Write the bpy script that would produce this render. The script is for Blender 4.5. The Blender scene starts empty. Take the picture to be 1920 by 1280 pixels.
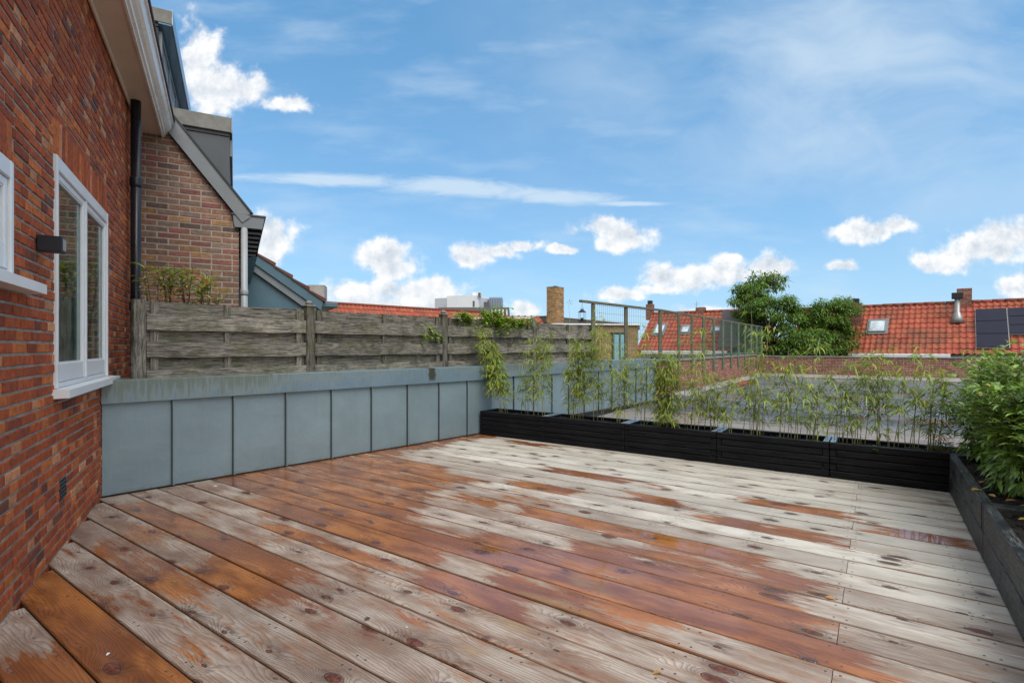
import bpy, math, random
from mathutils import Vector as V, Matrix as M
from math import pi, sin, cos, radians as R
random.seed(11)
rnd = random.random
def ru(a, b): return a + (b - a) * rnd()
C = bpy.context.scene
COL = C.collection

# ------------------------------------------------------------------ camera
H = 1.25          # eye height above the deck
FPX = 974.0       # focal length in pixels of a 1920 wide picture
cam = bpy.data.cameras.new('camera'); co = bpy.data.objects.new('camera', cam); COL.objects.link(co)
cam.sensor_width = 36; cam.lens = 36 * FPX / 1920
cam.shift_y = 10 / 1920
cam.clip_start = .05; cam.clip_end = 3000
co.location = (0, 0, H); co.rotation_euler = (R(90), 0, 0)
C.camera = co

# ------------------------------------------------------------------ node helper
class NT:
    def __init__(s, tree): s.t = tree; s.N = tree.nodes; s.L = tree.links; s.N.clear()
    def add(s, typ, ins=None, **props):
        n = s.N.new(typ)
        for k, v in props.items(): setattr(n, k, v)
        for k, v in (ins or {}).items(): s.put(n.inputs[k], v)
        return n
    def put(s, sock, v):
        if isinstance(v, bpy.types.NodeSocket): s.L.new(v, sock)
        elif isinstance(v, bpy.types.Node): s.L.new(v.outputs[0], sock)
        elif isinstance(v, (int, float)) and hasattr(sock.default_value, '__len__'):
            sock.default_value = [v] * 3 + ([1] if len(sock.default_value) == 4 else [])
        elif hasattr(v, '__len__') and len(v) == 3 and hasattr(sock.default_value, '__len__') and len(sock.default_value) == 4:
            sock.default_value = (*v, 1)
        else: sock.default_value = v
    def m(s, op, a, b=0.0, c=0.0, clamp=False):
        n = s.N.new('ShaderNodeMath'); n.operation = op; n.use_clamp = clamp
        s.put(n.inputs[0], a); s.put(n.inputs[1], b); s.put(n.inputs[2], c)
        return n.outputs[0]
    def vm(s, op, a, b=(0, 0, 0), c=(0, 0, 0)):
        n = s.N.new('ShaderNodeVectorMath'); n.operation = op
        s.put(n.inputs[0], a); s.put(n.inputs[1], b)
        if op == 'MULTIPLY_ADD': s.put(n.inputs[2], c)
        return n.outputs['Value'] if op in ('LENGTH', 'DOT_PRODUCT') else n.outputs[0]
    def mix(s, f, a, b, mode='MIX'):
        n = s.N.new('ShaderNodeMix'); n.data_type = 'RGBA'; n.blend_type = mode
        s.put(n.inputs[0], f); s.put(n.inputs[6], a); s.put(n.inputs[7], b)
        return n.outputs[2]
    def ss(s, x, lo, hi, a=0.0, b=1.0):
        n = s.N.new('ShaderNodeMapRange'); n.interpolation_type = 'SMOOTHSTEP'
        for i, v in enumerate((x, lo, hi, a, b)): s.put(n.inputs[i], v)
        return n.outputs[0]
    def lin(s, x, lo, hi, a=0.0, b=1.0):
        n = s.N.new('ShaderNodeMapRange')
        for i, v in enumerate((x, lo, hi, a, b)): s.put(n.inputs[i], v)
        return n.outputs[0]
    def noise(s, vec, scale, detail=4, rough=.55, dist=0.0):
        return s.add('ShaderNodeTexNoise', {'Vector': vec, 'Scale': scale, 'Detail': detail, 'Roughness': rough, 'Distortion': dist}).outputs[0]
    def xyz(s, x, y, z=0.0):
        return s.add('ShaderNodeCombineXYZ', {0: x, 1: y, 2: z}).outputs[0]
    def sep(s, v):
        n = s.add('ShaderNodeSeparateXYZ', {0: v}); return n.outputs

# ------------------------------------------------------------------ sun and sky
SUN_EL, SUN_AZ = R(55), R(150)       # azimuth clockwise from +Y
sd = V((sin(SUN_AZ) * cos(SUN_EL), cos(SUN_AZ) * cos(SUN_EL), sin(SUN_EL)))
sun = bpy.data.lights.new('sun', 'SUN'); sun.energy = 2.1; sun.angle = R(40); sun.color = (1, .955, .89)
so = bpy.data.objects.new('sun', sun); COL.objects.link(so)
so.rotation_euler = (-sd).to_track_quat('-Z', 'Y').to_euler(); so.location = (0, 0, 30)

W = bpy.data.worlds.new('World'); C.world = W; W.use_nodes = True
n = NT(W.node_tree)
sky = n.add('ShaderNodeTexSky', sky_type='NISHITA', sun_disc=False, sun_elevation=SUN_EL, sun_rotation=SUN_AZ, dust_density=.6, ozone_density=2.2, air_density=1.0)
tc = n.add('ShaderNodeTexCoord').outputs['Generated']
x, y, z = n.sep(tc)
yc = n.m('MAXIMUM', n.m('ABSOLUTE', y), .08)
p = n.xyz(n.m('DIVIDE', x, yc), n.m('DIVIDE', z, yc), n.m('MULTIPLY', n.m('LESS_THAN', y, 0.0), 7.0))
# cumulus: soft blobs in sky directions broken up by fractal noise
wob = n.add('ShaderNodeTexNoise', {'Vector': p, 'Scale': 7.0, 'Detail': 5, 'Roughness': .6})
pw = n.vm('MULTIPLY_ADD', n.vm('SUBTRACT', wob.outputs['Color'], (.5, .5, .5)), (.09, .07, 0), p)
CUM = [(372, 110, 48, 78), (400, 160, 72, 60), (455, 168, 66, 34), (538, 200, 46, 20),
       (520, 440, 52, 44), (505, 470, 45, 30),
       (715, 482, 58, 32), (740, 505, 55, 28), (690, 545, 110, 26), (790, 545, 95, 26), (760, 570, 190, 22),
       (885, 482, 50, 26), (935, 474, 42, 20), (985, 458, 38, 13),
       (1125, 428, 58, 24), (1165, 442, 84, 30), (1135, 462, 40, 22), (1055, 466, 34, 11),
       (1240, 518, 56, 28), (1300, 520, 70, 24), (1370, 515, 80, 22), (1440, 505, 80, 22), (1370, 492, 34, 16), (1230, 540, 50, 12),
       (1160, 556, 50, 16), (1320, 578, 60, 14), (985, 577, 38, 16),
       (1600, 430, 52, 27), (1648, 430, 40, 20), (1685, 420, 42, 22), (1577, 503, 34, 15),
       (1850, 462, 100, 38), (1895, 445, 70, 34), (1750, 490, 48, 22), (1912, 527, 44, 27), (1790, 475, 50, 25)]
d = None
for (cx, cy, rx, ry) in CUM:
    gx, gz, ax, az = (cx - 960) / FPX, (650 - cy) / FPX, FPX / rx / 1.05, FPX / ry / 1.05
    l = n.vm('LENGTH', n.vm('MULTIPLY_ADD', pw, (ax, az, 0), (-gx * ax, -gz * az, 0)))
    d = l if d is None else n.m('SMOOTH_MIN', d, l, .25)
fn = n.noise(p, 17.0, 9, .6)
fn2 = n.noise(n.vm('ADD', p, (-.012, .018, 0)), 17.0, 9, .6)
dens = n.m('ADD', n.m('SUBTRACT', 1.0, d), n.m('MULTIPLY', n.m('SUBTRACT', fn, .5), 2.1))
cover = n.m('POWER', n.ss(dens, -.22, .52), 1.7)
core = n.ss(dens, .1, .9)
light = n.m('ADD', n.m('MULTIPLY', n.m('SUBTRACT', fn, fn2), 3.2), n.m('MULTIPLY', core, -.28), clamp=False)
light = n.m('ADD', light, .8, clamp=True)
# cirrus
q = n.vm('MULTIPLY', n.vm('ADD', p, n.vm('MULTIPLY', n.vm('SUBTRACT', n.add('ShaderNodeTexNoise', {'Vector': p, 'Scale': 1.6, 'Detail': 3}).outputs['Color'], (.5, .5, .5)), (.5, .35, 0))), (1.0, 2.6, 1))
cn = n.noise(q, 2.2, 8, .55)
veil = n.vm('LENGTH', n.vm('MULTIPLY_ADD', p, (1.3, 2.3, 0), (-.85, -1.25, 0)))
veil = n.m('MULTIPLY', n.ss(veil, 1.25, .05), n.ss(cn, .30, .72))
strk = None
for (cx, cy, rx, ry, sl) in [(620, 338, 260, 17, .04), (860, 352, 230, 24, .06), (1040, 368, 170, 22, .05), (1180, 382, 120, 7, .0)]:
    gx, gz, ax, az = (cx - 960) / FPX, (650 - cy) / FPX, FPX / rx, FPX / ry
    sx, sy, _ = n.sep(p)
    l = n.vm('LENGTH', n.xyz(n.m('MULTIPLY', n.m('SUBTRACT', sx, gx), ax), n.m('MULTIPLY', n.m('ADD', n.m('SUBTRACT', sy, gz), n.m('MULTIPLY', n.m('SUBTRACT', sx, gx), sl)), az)))
    strk = l if strk is None else n.m('MINIMUM', strk, l)
fib = n.noise(n.vm('MULTIPLY', p, (6, 26, 1)), 1.6, 7, .62, 1.2)
sc = n.m('MULTIPLY', n.ss(n.m('ADD', n.m('SUBTRACT', 1.0, strk), n.m('MULTIPLY', n.m('SUBTRACT', fib, .5), 1.1)), 0.0, .8), .75)
low = n.m('MULTIPLY', n.ss(n.noise(n.vm('MULTIPLY', p, (2.5, 9, 1)), 1.5, 6, .55), .42, .8), .38)
ci = n.m('MAXIMUM', n.m('MAXIMUM', n.m('MULTIPLY', veil, .68), sc), n.m('MULTIPLY', low, .95))
skyc = n.mix(1.0, sky.outputs[0], (.66, 1.03, 1.22), 'MULTIPLY')
skyc = n.mix(.5, skyc, (1.0, 2.82, 4.95))
skyc = n.mix(n.m('MULTIPLY', n.m('EXPONENT', n.m('MULTIPLY', n.m('MAXIMUM', z, 0.0), -5.5)), .80), skyc, (3.9, 5.4, 6.9))
c1 = n.mix(ci, skyc, (4.6, 5.5, 6.3))
cl = n.mix(light, (4.0, 4.5, 5.1), (7.0, 7.0, 7.0))
up = n.ss(z, -.01, .02)
c2 = n.mix(n.m('MULTIPLY', n.m('MULTIPLY', cover, up), .97), c1, cl)
# unseen bright cloud added overhead and behind, to neutralise the blue light
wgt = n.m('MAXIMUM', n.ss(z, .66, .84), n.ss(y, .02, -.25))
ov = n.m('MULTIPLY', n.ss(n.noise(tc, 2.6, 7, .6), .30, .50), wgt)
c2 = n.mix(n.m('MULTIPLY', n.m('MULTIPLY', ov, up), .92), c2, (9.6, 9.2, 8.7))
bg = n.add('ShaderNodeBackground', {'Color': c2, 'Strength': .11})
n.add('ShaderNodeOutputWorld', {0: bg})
try:
    W.cycles.sampling_method = 'MANUAL'; W.cycles.sample_map_resolution = 1024
except Exception: pass

C.view_settings.view_transform = 'Standard'; C.view_settings.look = 'None'
C.view_settings.exposure = 0.47; C.view_settings.gamma = 1.0

# ------------------------------------------------------------------ frames
U = V((1385, -974, 0)).normalized()       # along the deck boards
Vv = V((974, 1385, 0)).normalized()       # across the boards
Z = V((0, 0, 1))
def G(u, v, z=0.0): return U * u + Vv * v + Z * z
def at(px, py, Y): return V(((px - 960) / FPX * Y, Y, H + (650 - py) / FPX * Y))
def hit(px, py, p0, nrm):                 # sight line meets a vertical plane
    d_ = V(((px - 960) / FPX, 1, (650 - py) / FPX)); o = V((0, 0, H))
    return o + d_ * ((p0 - o).dot(nrm) / d_.dot(nrm))
DECKM = M((( U.x, Vv.x, 0, 0), (U.y, Vv.y, 0, 0), (0, 0, 1, 0), (0, 0, 0, 1)))
def frame(o, e, up=Z):                    # x along e, z up, y into the wall
    e = e.normalized(); y_ = up.cross(e)
    return M(((e.x, y_.x, up.x, o.x), (e.y, y_.y, up.y, o.y), (e.z, y_.z, up.z, o.z), (0, 0, 0, 1)))

# ------------------------------------------------------------------ mesh helper
class MB:
    def __init__(s): s.v = []; s.f = []; s.c = []; s.mi = []; s.sm = []; s.col = (1, 1, 1); s.m = 0; s.smooth = False; s.uv = None
    def face(s, idx): s.f.append(tuple(idx)); s.c.append(s.col); s.mi.append(s.m); s.sm.append(s.smooth)
    def poly(s, pts):
        b = len(s.v); s.v += [V(q) for q in pts]; s.face(range(b, b + len(pts)))
    def box(s, o, a, b, c):               # corner and three edges
        o, a, b, c = V(o), V(a), V(b), V(c)
        if a.cross(b).dot(c) < 0: a, b = b, a
        k = len(s.v); s.v += [o, o + a, o + a + b, o + b, o + c, o + a + c, o + a + b + c, o + b + c]
        for q in ((3, 2, 1, 0), (4, 5, 6, 7), (0, 1, 5, 4), (1, 2, 6, 5), (2, 3, 7, 6), (3, 0, 4, 7)): s.face([k + i for i in q])
    def bbox(s, o, a, b, c, r=.004):      # bevelled box
        o, a, b, c = V(o), V(a), V(b), V(c)
        if a.cross(b).dot(c) < 0: a, b = b, a
        ax = [a, b, c]; L = [q.length for q in ax]; e = [q / l for q, l in zip(ax, L)]
        r = min(r, min(L) * .3); k = len(s.v); idx = {}
        for i in (0, 1):
            for j in (0, 1):
                for l in (0, 1):
                    cr = o + a * i + b * j + c * l
                    sg = [1 - 2 * i, 1 - 2 * j, 1 - 2 * l]
                    for w in range(3):
                        pnt = cr.copy()
                        for h in range(3):
                            if h != w: pnt += e[h] * sg[h] * r
                        idx[(i, j, l, w)] = len(s.v); s.v.append(pnt)
        def F(keys, nr):
            ids = [idx[q] for q in keys]; p_ = [s.v[i] for i in ids]
            nn = (p_[1] - p_[0]).cross(p_[2] - p_[1])
            s.face(ids if nn.dot(nr) > 0 else ids[::-1])
        for w in range(3):
            o1, o2 = [h for h in range(3) if h != w]
            for sgn in (0, 1):
                ks = []
                for (i, j) in ((0, 0), (1, 0), (1, 1), (0, 1)):
                    t = [0, 0, 0]; t[w] = sgn; t[o1] = i; t[o2] = j; ks.append((*t, w))
                F(ks, e[w] * (2 * sgn - 1))
        for w in range(3):                # edges along axis w
            o1, o2 = [h for h in range(3) if h != w]
            for i in (0, 1):
                for j in (0, 1):
                    t0 = [0, 0, 0]; t0[o1] = i; t0[o2] = j; t1 = list(t0); t1[w] = 1
                    F([(*t0, o1), (*t1, o1), (*t1, o2), (*t0, o2)], e[o1] * (2 * i - 1) + e[o2] * (2 * j - 1))
        for i in (0, 1):
            for j in (0, 1):
                for l in (0, 1):
                    F([(i, j, l, 0), (i, j, l, 1), (i, j, l, 2)], e[0] * (2 * i - 1) + e[1] * (2 * j - 1) + e[2] * (2 * l - 1))
    def prism(s, pts, ext):
        pts = [V(q) for q in pts]; ext = V(ext); k = len(s.v); m_ = len(pts)
        nn = V((0, 0, 0))
        for i in range(m_): nn += (pts[i] - pts[0]).cross(pts[(i + 1) % m_] - pts[0])
        if nn.dot(ext) < 0: pts.reverse()
        s.v += pts + [q + ext for q in pts]
        s.face([k + i for i in range(m_ - 1, -1, -1)]); s.face([k + m_ + i for i in range(m_)])
        for i in range(m_):
            j = (i + 1) % m_; s.face((k + i, k + j, k + m_ + j, k + m_ + i))
    def tube(s, pts, rad, n_=8, caps=True):
        pts = [V(q) for q in pts]; k = len(s.v)
        if not hasattr(rad, '__len__'): rad = [rad] * len(pts)
        prev = None
        for i, q in enumerate(pts):
            t = (pts[min(i + 1, len(pts) - 1)] - pts[max(i - 1, 0)]).normalized()
            a = t.orthogonal().normalized() if prev is None else (prev - t * prev.dot(t)).normalized()
            prev = a; b = t.cross(a)
            for j in range(n_):
                w = 2 * pi * j / n_; s.v.append(q + (a * cos(w) + b * sin(w)) * rad[i])
        for i in range(len(pts) - 1):
            for j in range(n_):
                j2 = (j + 1) % n_; s.face((k + i * n_ + j, k + i * n_ + j2, k + (i + 1) * n_ + j2, k + (i + 1) * n_ + j))
        if caps:
            s.face([k + j for j in range(n_ - 1, -1, -1)]); e = k + (len(pts) - 1) * n_; s.face([e + j for j in range(n_)])
    def lathe(s, o, prof, n_=16):
        k = len(s.v)
        for (r_, z_) in prof:
            for j in range(n_):
                w = 2 * pi * j / n_; s.v.append(V(o) + V((r_ * cos(w), r_ * sin(w), z_)))
        for i in range(len(prof) - 1):
            for j in range(n_):
                j2 = (j + 1) % n_; s.face((k + i * n_ + j, k + i * n_ + j2, k + (i + 1) * n_ + j2, k + (i + 1) * n_ + j))
        s.face([k + j for j in range(n_ - 1, -1, -1)]); e = k + (len(prof) - 1) * n_; s.face([e + j for j in range(n_)])

WM = {}
def obj(name, mb, mats, parent=None, fr=None):
    base = WM[parent.name].copy() if parent is not None else (fr or M.Identity(4))
    inv = base.inverted()
    me = bpy.data.meshes.new(name)
    me.from_pydata([inv @ q for q in mb.v], [], mb.f)
    if not isinstance(mats, (list, tuple)): mats = [mats]
    for m_ in mats: me.materials.append(m_)
    me.polygons.foreach_set('material_index', mb.mi)
    me.polygons.foreach_set('use_smooth', mb.sm)
    if any(c_ != (1, 1, 1) for c_ in mb.c):
        at_ = me.color_attributes.new('tint', 'FLOAT_COLOR', 'CORNER')
        buf = []
        for f_, c_ in zip(mb.f, mb.c): buf += [c_[0], c_[1], c_[2], 1.0] * len(f_)
        at_.data.foreach_set('color', buf)
    me.update()
    o = bpy.data.objects.new(name, me); COL.objects.link(o)
    WM[o.name] = base
    if parent is not None: o.parent = parent
    elif fr is not None: o.matrix_world = fr
    return o
def thing(name, label, cat, fr=None, group=None):
    o = bpy.data.objects.new(name, None); COL.objects.link(o); o.empty_display_size = .2
    if isinstance(fr, V): fr = M.Translation(fr)
    if fr is not None: o.matrix_world = fr
    WM[o.name] = fr.copy() if fr is not None else M.Identity(4)
    o['label'] = label; o['category'] = cat
    if group: o['group'] = group
    return o
def tag(o, label, cat, group=None):
    o['label'] = label; o['category'] = cat
    if group: o['group'] = group
    return o
def struct(o): o['kind'] = 'structure'; return o

# ------------------------------------------------------------------ materials
def mat(name):
    m_ = bpy.data.materials.new(name); m_.use_nodes = True
    return m_, NT(m_.node_tree)
def fin(nt, **kw):
    ins = {}
    for k, v in kw.items():
        ins[{'base': 'Base Color', 'rough': 'Roughness', 'metal': 'Metallic', 'normal': 'Normal', 'spec': 'Specular IOR Level', 'coat': 'Coat Weight', 'coatr': 'Coat Roughness', 'trans': 'Transmission Weight'}[k]] = v
    b = nt.add('ShaderNodeBsdfPrincipled', ins); nt.add('ShaderNodeOutputMaterial', {0: b}); return b
def bump(nt, h, dist=.003, strength=1.0, normal=None):
    ins = {'Height': h, 'Distance': dist, 'Strength': strength}
    if normal is not None: ins['Normal'] = normal
    return nt.add('ShaderNodeBump', ins).outputs[0]

def simple(name, col, rough=.6, metal=0.0, var=.15, scale=6.0, bmp=.0, spec=.5, dirt=None):
    m_, nt = mat(name); oc = nt.add('ShaderNodeTexCoord').outputs['Object']
    a = nt.noise(oc, scale, 6, .6)
    c_ = nt.mix(1.0, col, nt.lin(a, .25, .75, 1 - var, 1 + var), 'MULTIPLY')
    if dirt:
        c_ = nt.mix(nt.ss(nt.noise(oc, scale * .6, 8, .7), .5, .72, 0, .6), c_, dirt)
    kw = dict(base=c_, rough=nt.lin(a, .3, .7, rough - .06, rough + .06), metal=metal, spec=spec)
    if bmp: kw['normal'] = bump(nt, nt.noise(oc, scale * 9, 6, .65), bmp)
    fin(nt, **kw); return m_

def brick_mat(name, bumpd=.011, soot=.25, scale=1.0):
    m_, nt = mat(name); oc = nt.add('ShaderNodeTexCoord').outputs['Object']
    t = nt.add('ShaderNodeAttribute', attribute_name='tint').outputs['Color']
    a = nt.noise(oc, 22 * scale, 6, .65); b = nt.noise(oc, 90 * scale, 5, .7); c0 = nt.noise(oc, 1.3, 5, .6)
    c_ = nt.mix(1.0, t, nt.lin(a, .3, .7, .62, 1.32), 'MULTIPLY')
    c_ = nt.mix(nt.ss(a, .56, .74, 0, .5), c_, nt.mix(1.0, c_, (1.35, .85, .6), 'MULTIPLY'))
    c_ = nt.mix(nt.ss(b, .58, .68, 0, .55), c_, (.035, .022, .018))
    c_ = nt.mix(nt.ss(c0, .5, .8, 0, soot), c_, (.05, .04, .035))
    h = nt.m('ADD', nt.m('MULTIPLY', a, .8), nt.m('MULTIPLY', b, .6))
    fin(nt, base=c_, rough=.82, normal=bump(nt, h, bumpd), spec=.35); return m_
M_brick = brick_mat('old_red_brick')
M_brick2 = brick_mat('neighbour_brick', .004, .35)
M_mortar = simple('mortar', (.27, .25, .215), .95, var=.35, scale=14, bmp=.004)
M_mortar2 = simple('pale_mortar', (.46, .40, .33), .95, var=.3, scale=10, bmp=.003)
M_white = simple('white_paint', (.66, .69, .71), .35, var=.06, scale=5)
M_cream = simple('gutter_paint', (.72, .70, .66), .28, var=.08, scale=3)
M_soffit = simple('soffit_paint', (.66, .57, .50), .4, var=.1, scale=3)
M_blackp = simple('black_pipe', (.012, .014, .02), .3, var=.2, scale=8)
M_blackbox = simple('black_powder_coat', (.005, .007, .014), .5, var=.1)
M_greypipe = simple('grey_pipe', (.30, .32, .34), .4, var=.1)
M_grey = simple('grey_paint', (.155, .175, .19), .45, var=.12, scale=4)
M_dgrey = simple('dark_grey_paint', (.05, .06, .07), .45, var=.2, scale=4)
M_lead = simple('weathered_lead', (.165, .168, .155), .7, var=.35, scale=7, bmp=.003, dirt=(.10, .10, .05))
M_bluep = simple('blue_grey_paint', (.065, .135, .175), .4, var=.12, scale=3)
M_bluegloss = simple('sky_blue_gloss', (.11, .22, .32), .15, var=.05)  # sky reflected in the dormer soffit, put into the blue base colour
M_concrete = simple('concrete', (.33, .32, .30), .85, var=.25, scale=5, bmp=.003)
M_darktile = simple('dark_tile', (.075, .03, .025), .7, var=.5, scale=9, bmp=.004)
M_soil = simple('soil', (.022, .015, .011), .95, var=.6, scale=30, bmp=.03)
M_metalstrip = simple('galvanised_strip', (.36, .42, .47), .3, metal=.7, var=.25, scale=9)
M_slate = simple('slate', (.07, .07, .075), .6, var=.2)
M_render = simple('white_render', (.62, .64, .66), .7, var=.05, scale=1)
M_darkglass = simple('dark_glass', (.02, .03, .04), .06, var=.1)
M_skylight = simple('skylight_glass', (.42, .50, .56), .12, var=.5, scale=2.0)
M_antenna = simple('antenna_metal', (.25, .25, .25), .4, metal=.5)
M_greenpost = simple('green_painted_post', (.075, .12, .075), .6, var=.35, scale=8, dirt=(.16, .15, .11))
M_brownpost = simple('grey_brown_post', (.10, .10, .065), .75, var=.4, scale=9)
M_wire = simple('green_wire', (.12, .17, .13), .5)
M_blueframe = simple('blue_door', (.20, .40, .48), .4, var=.1)
M_cane = simple('bamboo_cane', (.30, .30, .13), .5, var=.35, scale=5)
M_bark = simple('bark', (.10, .075, .05), .9, var=.4, scale=12, bmp=.01)
M_bamboostem = simple('oleander_stem', (.09, .06, .04), .8, var=.3)

def zinc_mat(name, base, stain):
    m_, nt = mat(name); oc = nt.add('ShaderNodeTexCoord').outputs['Object']
    x_, y_, z_ = nt.sep(oc)
    a = nt.noise(oc, 1.7, 6, .6); b = nt.noise(oc, 12, 6, .7)
    c_ = nt.mix(nt.ss(a, .3, .7), base, [q * 1.22 for q in base])
    c_ = nt.mix(nt.ss(b, .55, .8, 0, .35), c_, (.33, .36, .35))
    sp = nt.noise(oc, 60, 3, .5); c_ = nt.mix(nt.ss(sp, .72, .76, 0, .8), c_, (.06, .07, .06))
    dr = nt.noise(nt.xyz(nt.m('MULTIPLY', x_, 16), y_, nt.m('MULTIPLY', z_, .9)), 1.5, 5, .6)
    c_ = nt.mix(nt.ss(dr, .50, .75, 0, .16), c_, (.30, .335, .34))
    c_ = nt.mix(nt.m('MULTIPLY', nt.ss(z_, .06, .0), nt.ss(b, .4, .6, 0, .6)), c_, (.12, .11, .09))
    if stain:
        st = nt.noise(nt.xyz(nt.m('MULTIPLY', x_, 26), y_, nt.m('MULTIPLY', z_, 2.2)), 1.0, 6, .68)
        reg = nt.noise(nt.xyz(x_, y_, 0.0), 1.4, 3, .5)
        near = nt.ss(x_, 3.0, .1, 0.0, .16)
        zz = nt.ss(z_, .76, .98, -.05, .10)
        k = nt.m('ADD', nt.m('ADD', nt.m('MULTIPLY', st, .8), nt.m('MULTIPLY', reg, .35)), nt.m('ADD', near, zz))
        c_ = nt.mix(nt.ss(k, .70, .84, 0, .75), c_, (.055, .065, .035))
        c_ = nt.mix(nt.ss(k, .60, .70, 0, .45), c_, (.21, .25, .22))
        one = nt.m('MULTIPLY', nt.ss(nt.m('ABSOLUTE', nt.m('SUBTRACT', nt.m('ADD', x_, nt.m('MULTIPLY', nt.m('SUBTRACT', b, .5), .12)), 3.42)), .075, .035), nt.ss(z_, .79, .84))
        c_ = nt.mix(nt.m('MULTIPLY', one, .9), c_, (.035, .035, .015))
    fin(nt, base=c_, rough=nt.lin(b, .3, .7, .40, .58), metal=.35, normal=bump(nt, nt.m('ADD', a, nt.m('MULTIPLY', b, .06)), .014))
    return m_
M_zinc = zinc_mat('zinc_cladding', (.170, .236, .270), False)
M_zincap = zinc_mat('zinc_cap', (.125, .190, .240), True)
M_seamshade = simple('seam_shadow', (.055, .075, .09), .5, metal=.3)

def old_wood(name, tintc=(.18, .168, .142), moss=.6):
    m_, nt = mat(name); oc = nt.add('ShaderNodeTexCoord').outputs['Object']
    t = nt.add('ShaderNodeAttribute', attribute_name='tint').outputs['Color']
    tr, tg, tb = nt.sep(t)
    x_, y_, z_ = nt.sep(oc)
    # tint.r = brightness, tint.g = seed, tint.b = 1 for vertical grain
    along = nt.mix(tb, nt.xyz(nt.m('MULTIPLY', x_, 2.2), y_, nt.m('MULTIPLY', z_, 34)), nt.xyz(nt.m('MULTIPLY', x_, 34), y_, nt.m('MULTIPLY', z_, 2.2)))
    sv = nt.vm('ADD', along, nt.xyz(nt.m('MULTIPLY', tg, 40), 0.0, nt.m('MULTIPLY', tg, 17)))
    g = nt.noise(sv, 2.4, 8, .68, .9); g2 = nt.noise(sv, 9.0, 4, .6, .3)
    a = nt.noise(nt.vm('ADD', oc, nt.xyz(tg, tg, tg)), 5.0, 7, .65)
    c_ = nt.mix(nt.ss(g, .34, .60), [q * .24 for q in tintc], [q * 1.6 for q in tintc])
    c_ = nt.mix(nt.ss(g2, .56, .70, 0, .6), c_, (.028, .024, .02))
    c_ = nt.mix(1.0, c_, tr, 'MULTIPLY')
    c_ = nt.mix(nt.ss(a, .48, .66, 0, moss), c_, (.085, .095, .035))
    a2 = nt.noise(nt.vm('ADD', oc, nt.xyz(nt.m('MULTIPLY', tg, 5), 0.0, 0.0)), 3.1, 8, .72)
    c_ = nt.mix(nt.m('MULTIPLY', nt.m('MULTIPLY', nt.ss(a2, .46, .62, 0, .8), nt.ss(g2, .38, .58)), nt.ss(x_, .9, 2.2, .45, 1.0)), c_, (.026, .023, .018))
    h = nt.m('ADD', nt.m('MULTIPLY', g, 1.2), nt.m('MULTIPLY', g2, -.6))
    fin(nt, base=c_, rough=.85, normal=bump(nt, h, .011), spec=.3); return m_
M_fence = old_wood('weathered_fence_wood')

def black_wood(name, worn):
    m_, nt = mat(name); oc = nt.add('ShaderNodeTexCoord').outputs['Object']
    t = nt.add('ShaderNodeAttribute', attribute_name='tint').outputs['Color']; tr, tg, tb = nt.sep(t)
    x_, y_, z_ = nt.sep(oc)
    sv = nt.vm('ADD', nt.xyz(nt.m('MULTIPLY', x_, 1.6), nt.m('MULTIPLY', y_, 26), nt.m('MULTIPLY', z_, 26)), nt.xyz(nt.m('MULTIPLY', tg, 31), tg, nt.m('MULTIPLY', tg, 9)))
    g = nt.noise(sv, 2.2, 8, .66, .7); g2 = nt.noise(sv, 8, 4, .6); a = nt.noise(oc, 3.2, 6, .65)
    c_ = nt.mix(nt.ss(g, .35, .65), (.003, .003, .004), (.011, .012, .015))
    if worn:
        w = nt.m('MULTIPLY', nt.ss(g2, .44, .56), nt.ss(a, .38, .55))
        c_ = nt.mix(nt.m('MULTIPLY', w, .6), c_, (.15, .155, .14))
        c_ = nt.mix(nt.ss(g, .5, .75, 0, .6), c_, (.018, .028, .040))
    fin(nt, base=c_, rough=nt.lin(a, .35, .65, .38, .6), normal=bump(nt, nt.m('ADD', g, nt.m('MULTIPLY', g2, .5)), .006 if worn else .004), spec=.35 if worn else .16); return m_
M_black = black_wood('black_stained_timber', False)
M_worn = black_wood('worn_black_timber', True)

def leaf_mat(name, col, tip=None, rough=.42, trans=.3):
    m_, nt = mat(name)
    t = nt.add('ShaderNodeAttribute', attribute_name='tint').outputs['Color']
    c_ = nt.mix(1.0, col, t, 'MULTIPLY')
    b = nt.add('ShaderNodeBsdfPrincipled', {'Base Color': c_, 'Roughness': rough, 'Specular IOR Level': .45})
    tl = nt.add('ShaderNodeBsdfTranslucent', {'Color': nt.mix(1.0, c_, (1.3, 1.35, .7), 'MULTIPLY')})
    mx = nt.add('ShaderNodeMixShader', {0: trans, 1: b, 2: tl}); nt.add('ShaderNodeOutputMaterial', {0: mx}); return m_
M_bleaf = leaf_mat('bamboo_leaf', (.25, .34, .062))
M_laurel = leaf_mat('laurel_leaf', (.215, .34, .09), rough=.30, trans=.22)
M_tree = leaf_mat('tree_leaf', (.115, .205, .042), trans=.35)
M_vine = leaf_mat('vine_leaf', (.26, .40, .06), trans=.35)
M_olea = leaf_mat('oleander_leaf', (.30, .38, .12))
M_dead = leaf_mat('fallen_leaf', (.42, .20, .05), trans=.1)

def tile_mat(name, col):
    m_, nt = mat(name); oc = nt.add('ShaderNodeTexCoord').outputs['Object']
    t = nt.add('ShaderNodeAttribute', attribute_name='tint').outputs['Color']
    a = nt.noise(oc, 7, 6, .65); b = nt.noise(oc, .9, 5, .6)
    c_ = nt.mix(1.0, nt.mix(1.0, col, t, 'MULTIPLY'), nt.lin(a, .3, .7, .75, 1.2), 'MULTIPLY')
    c_ = nt.mix(nt.ss(b, .44, .68, 0, .6), c_, (.10, .055, .035))
    fin(nt, base=c_, rough=.7, normal=bump(nt, a, .004), spec=.3); return m_
M_tile = tile_mat('red_clay_tile', (.29, .068, .038))

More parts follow.
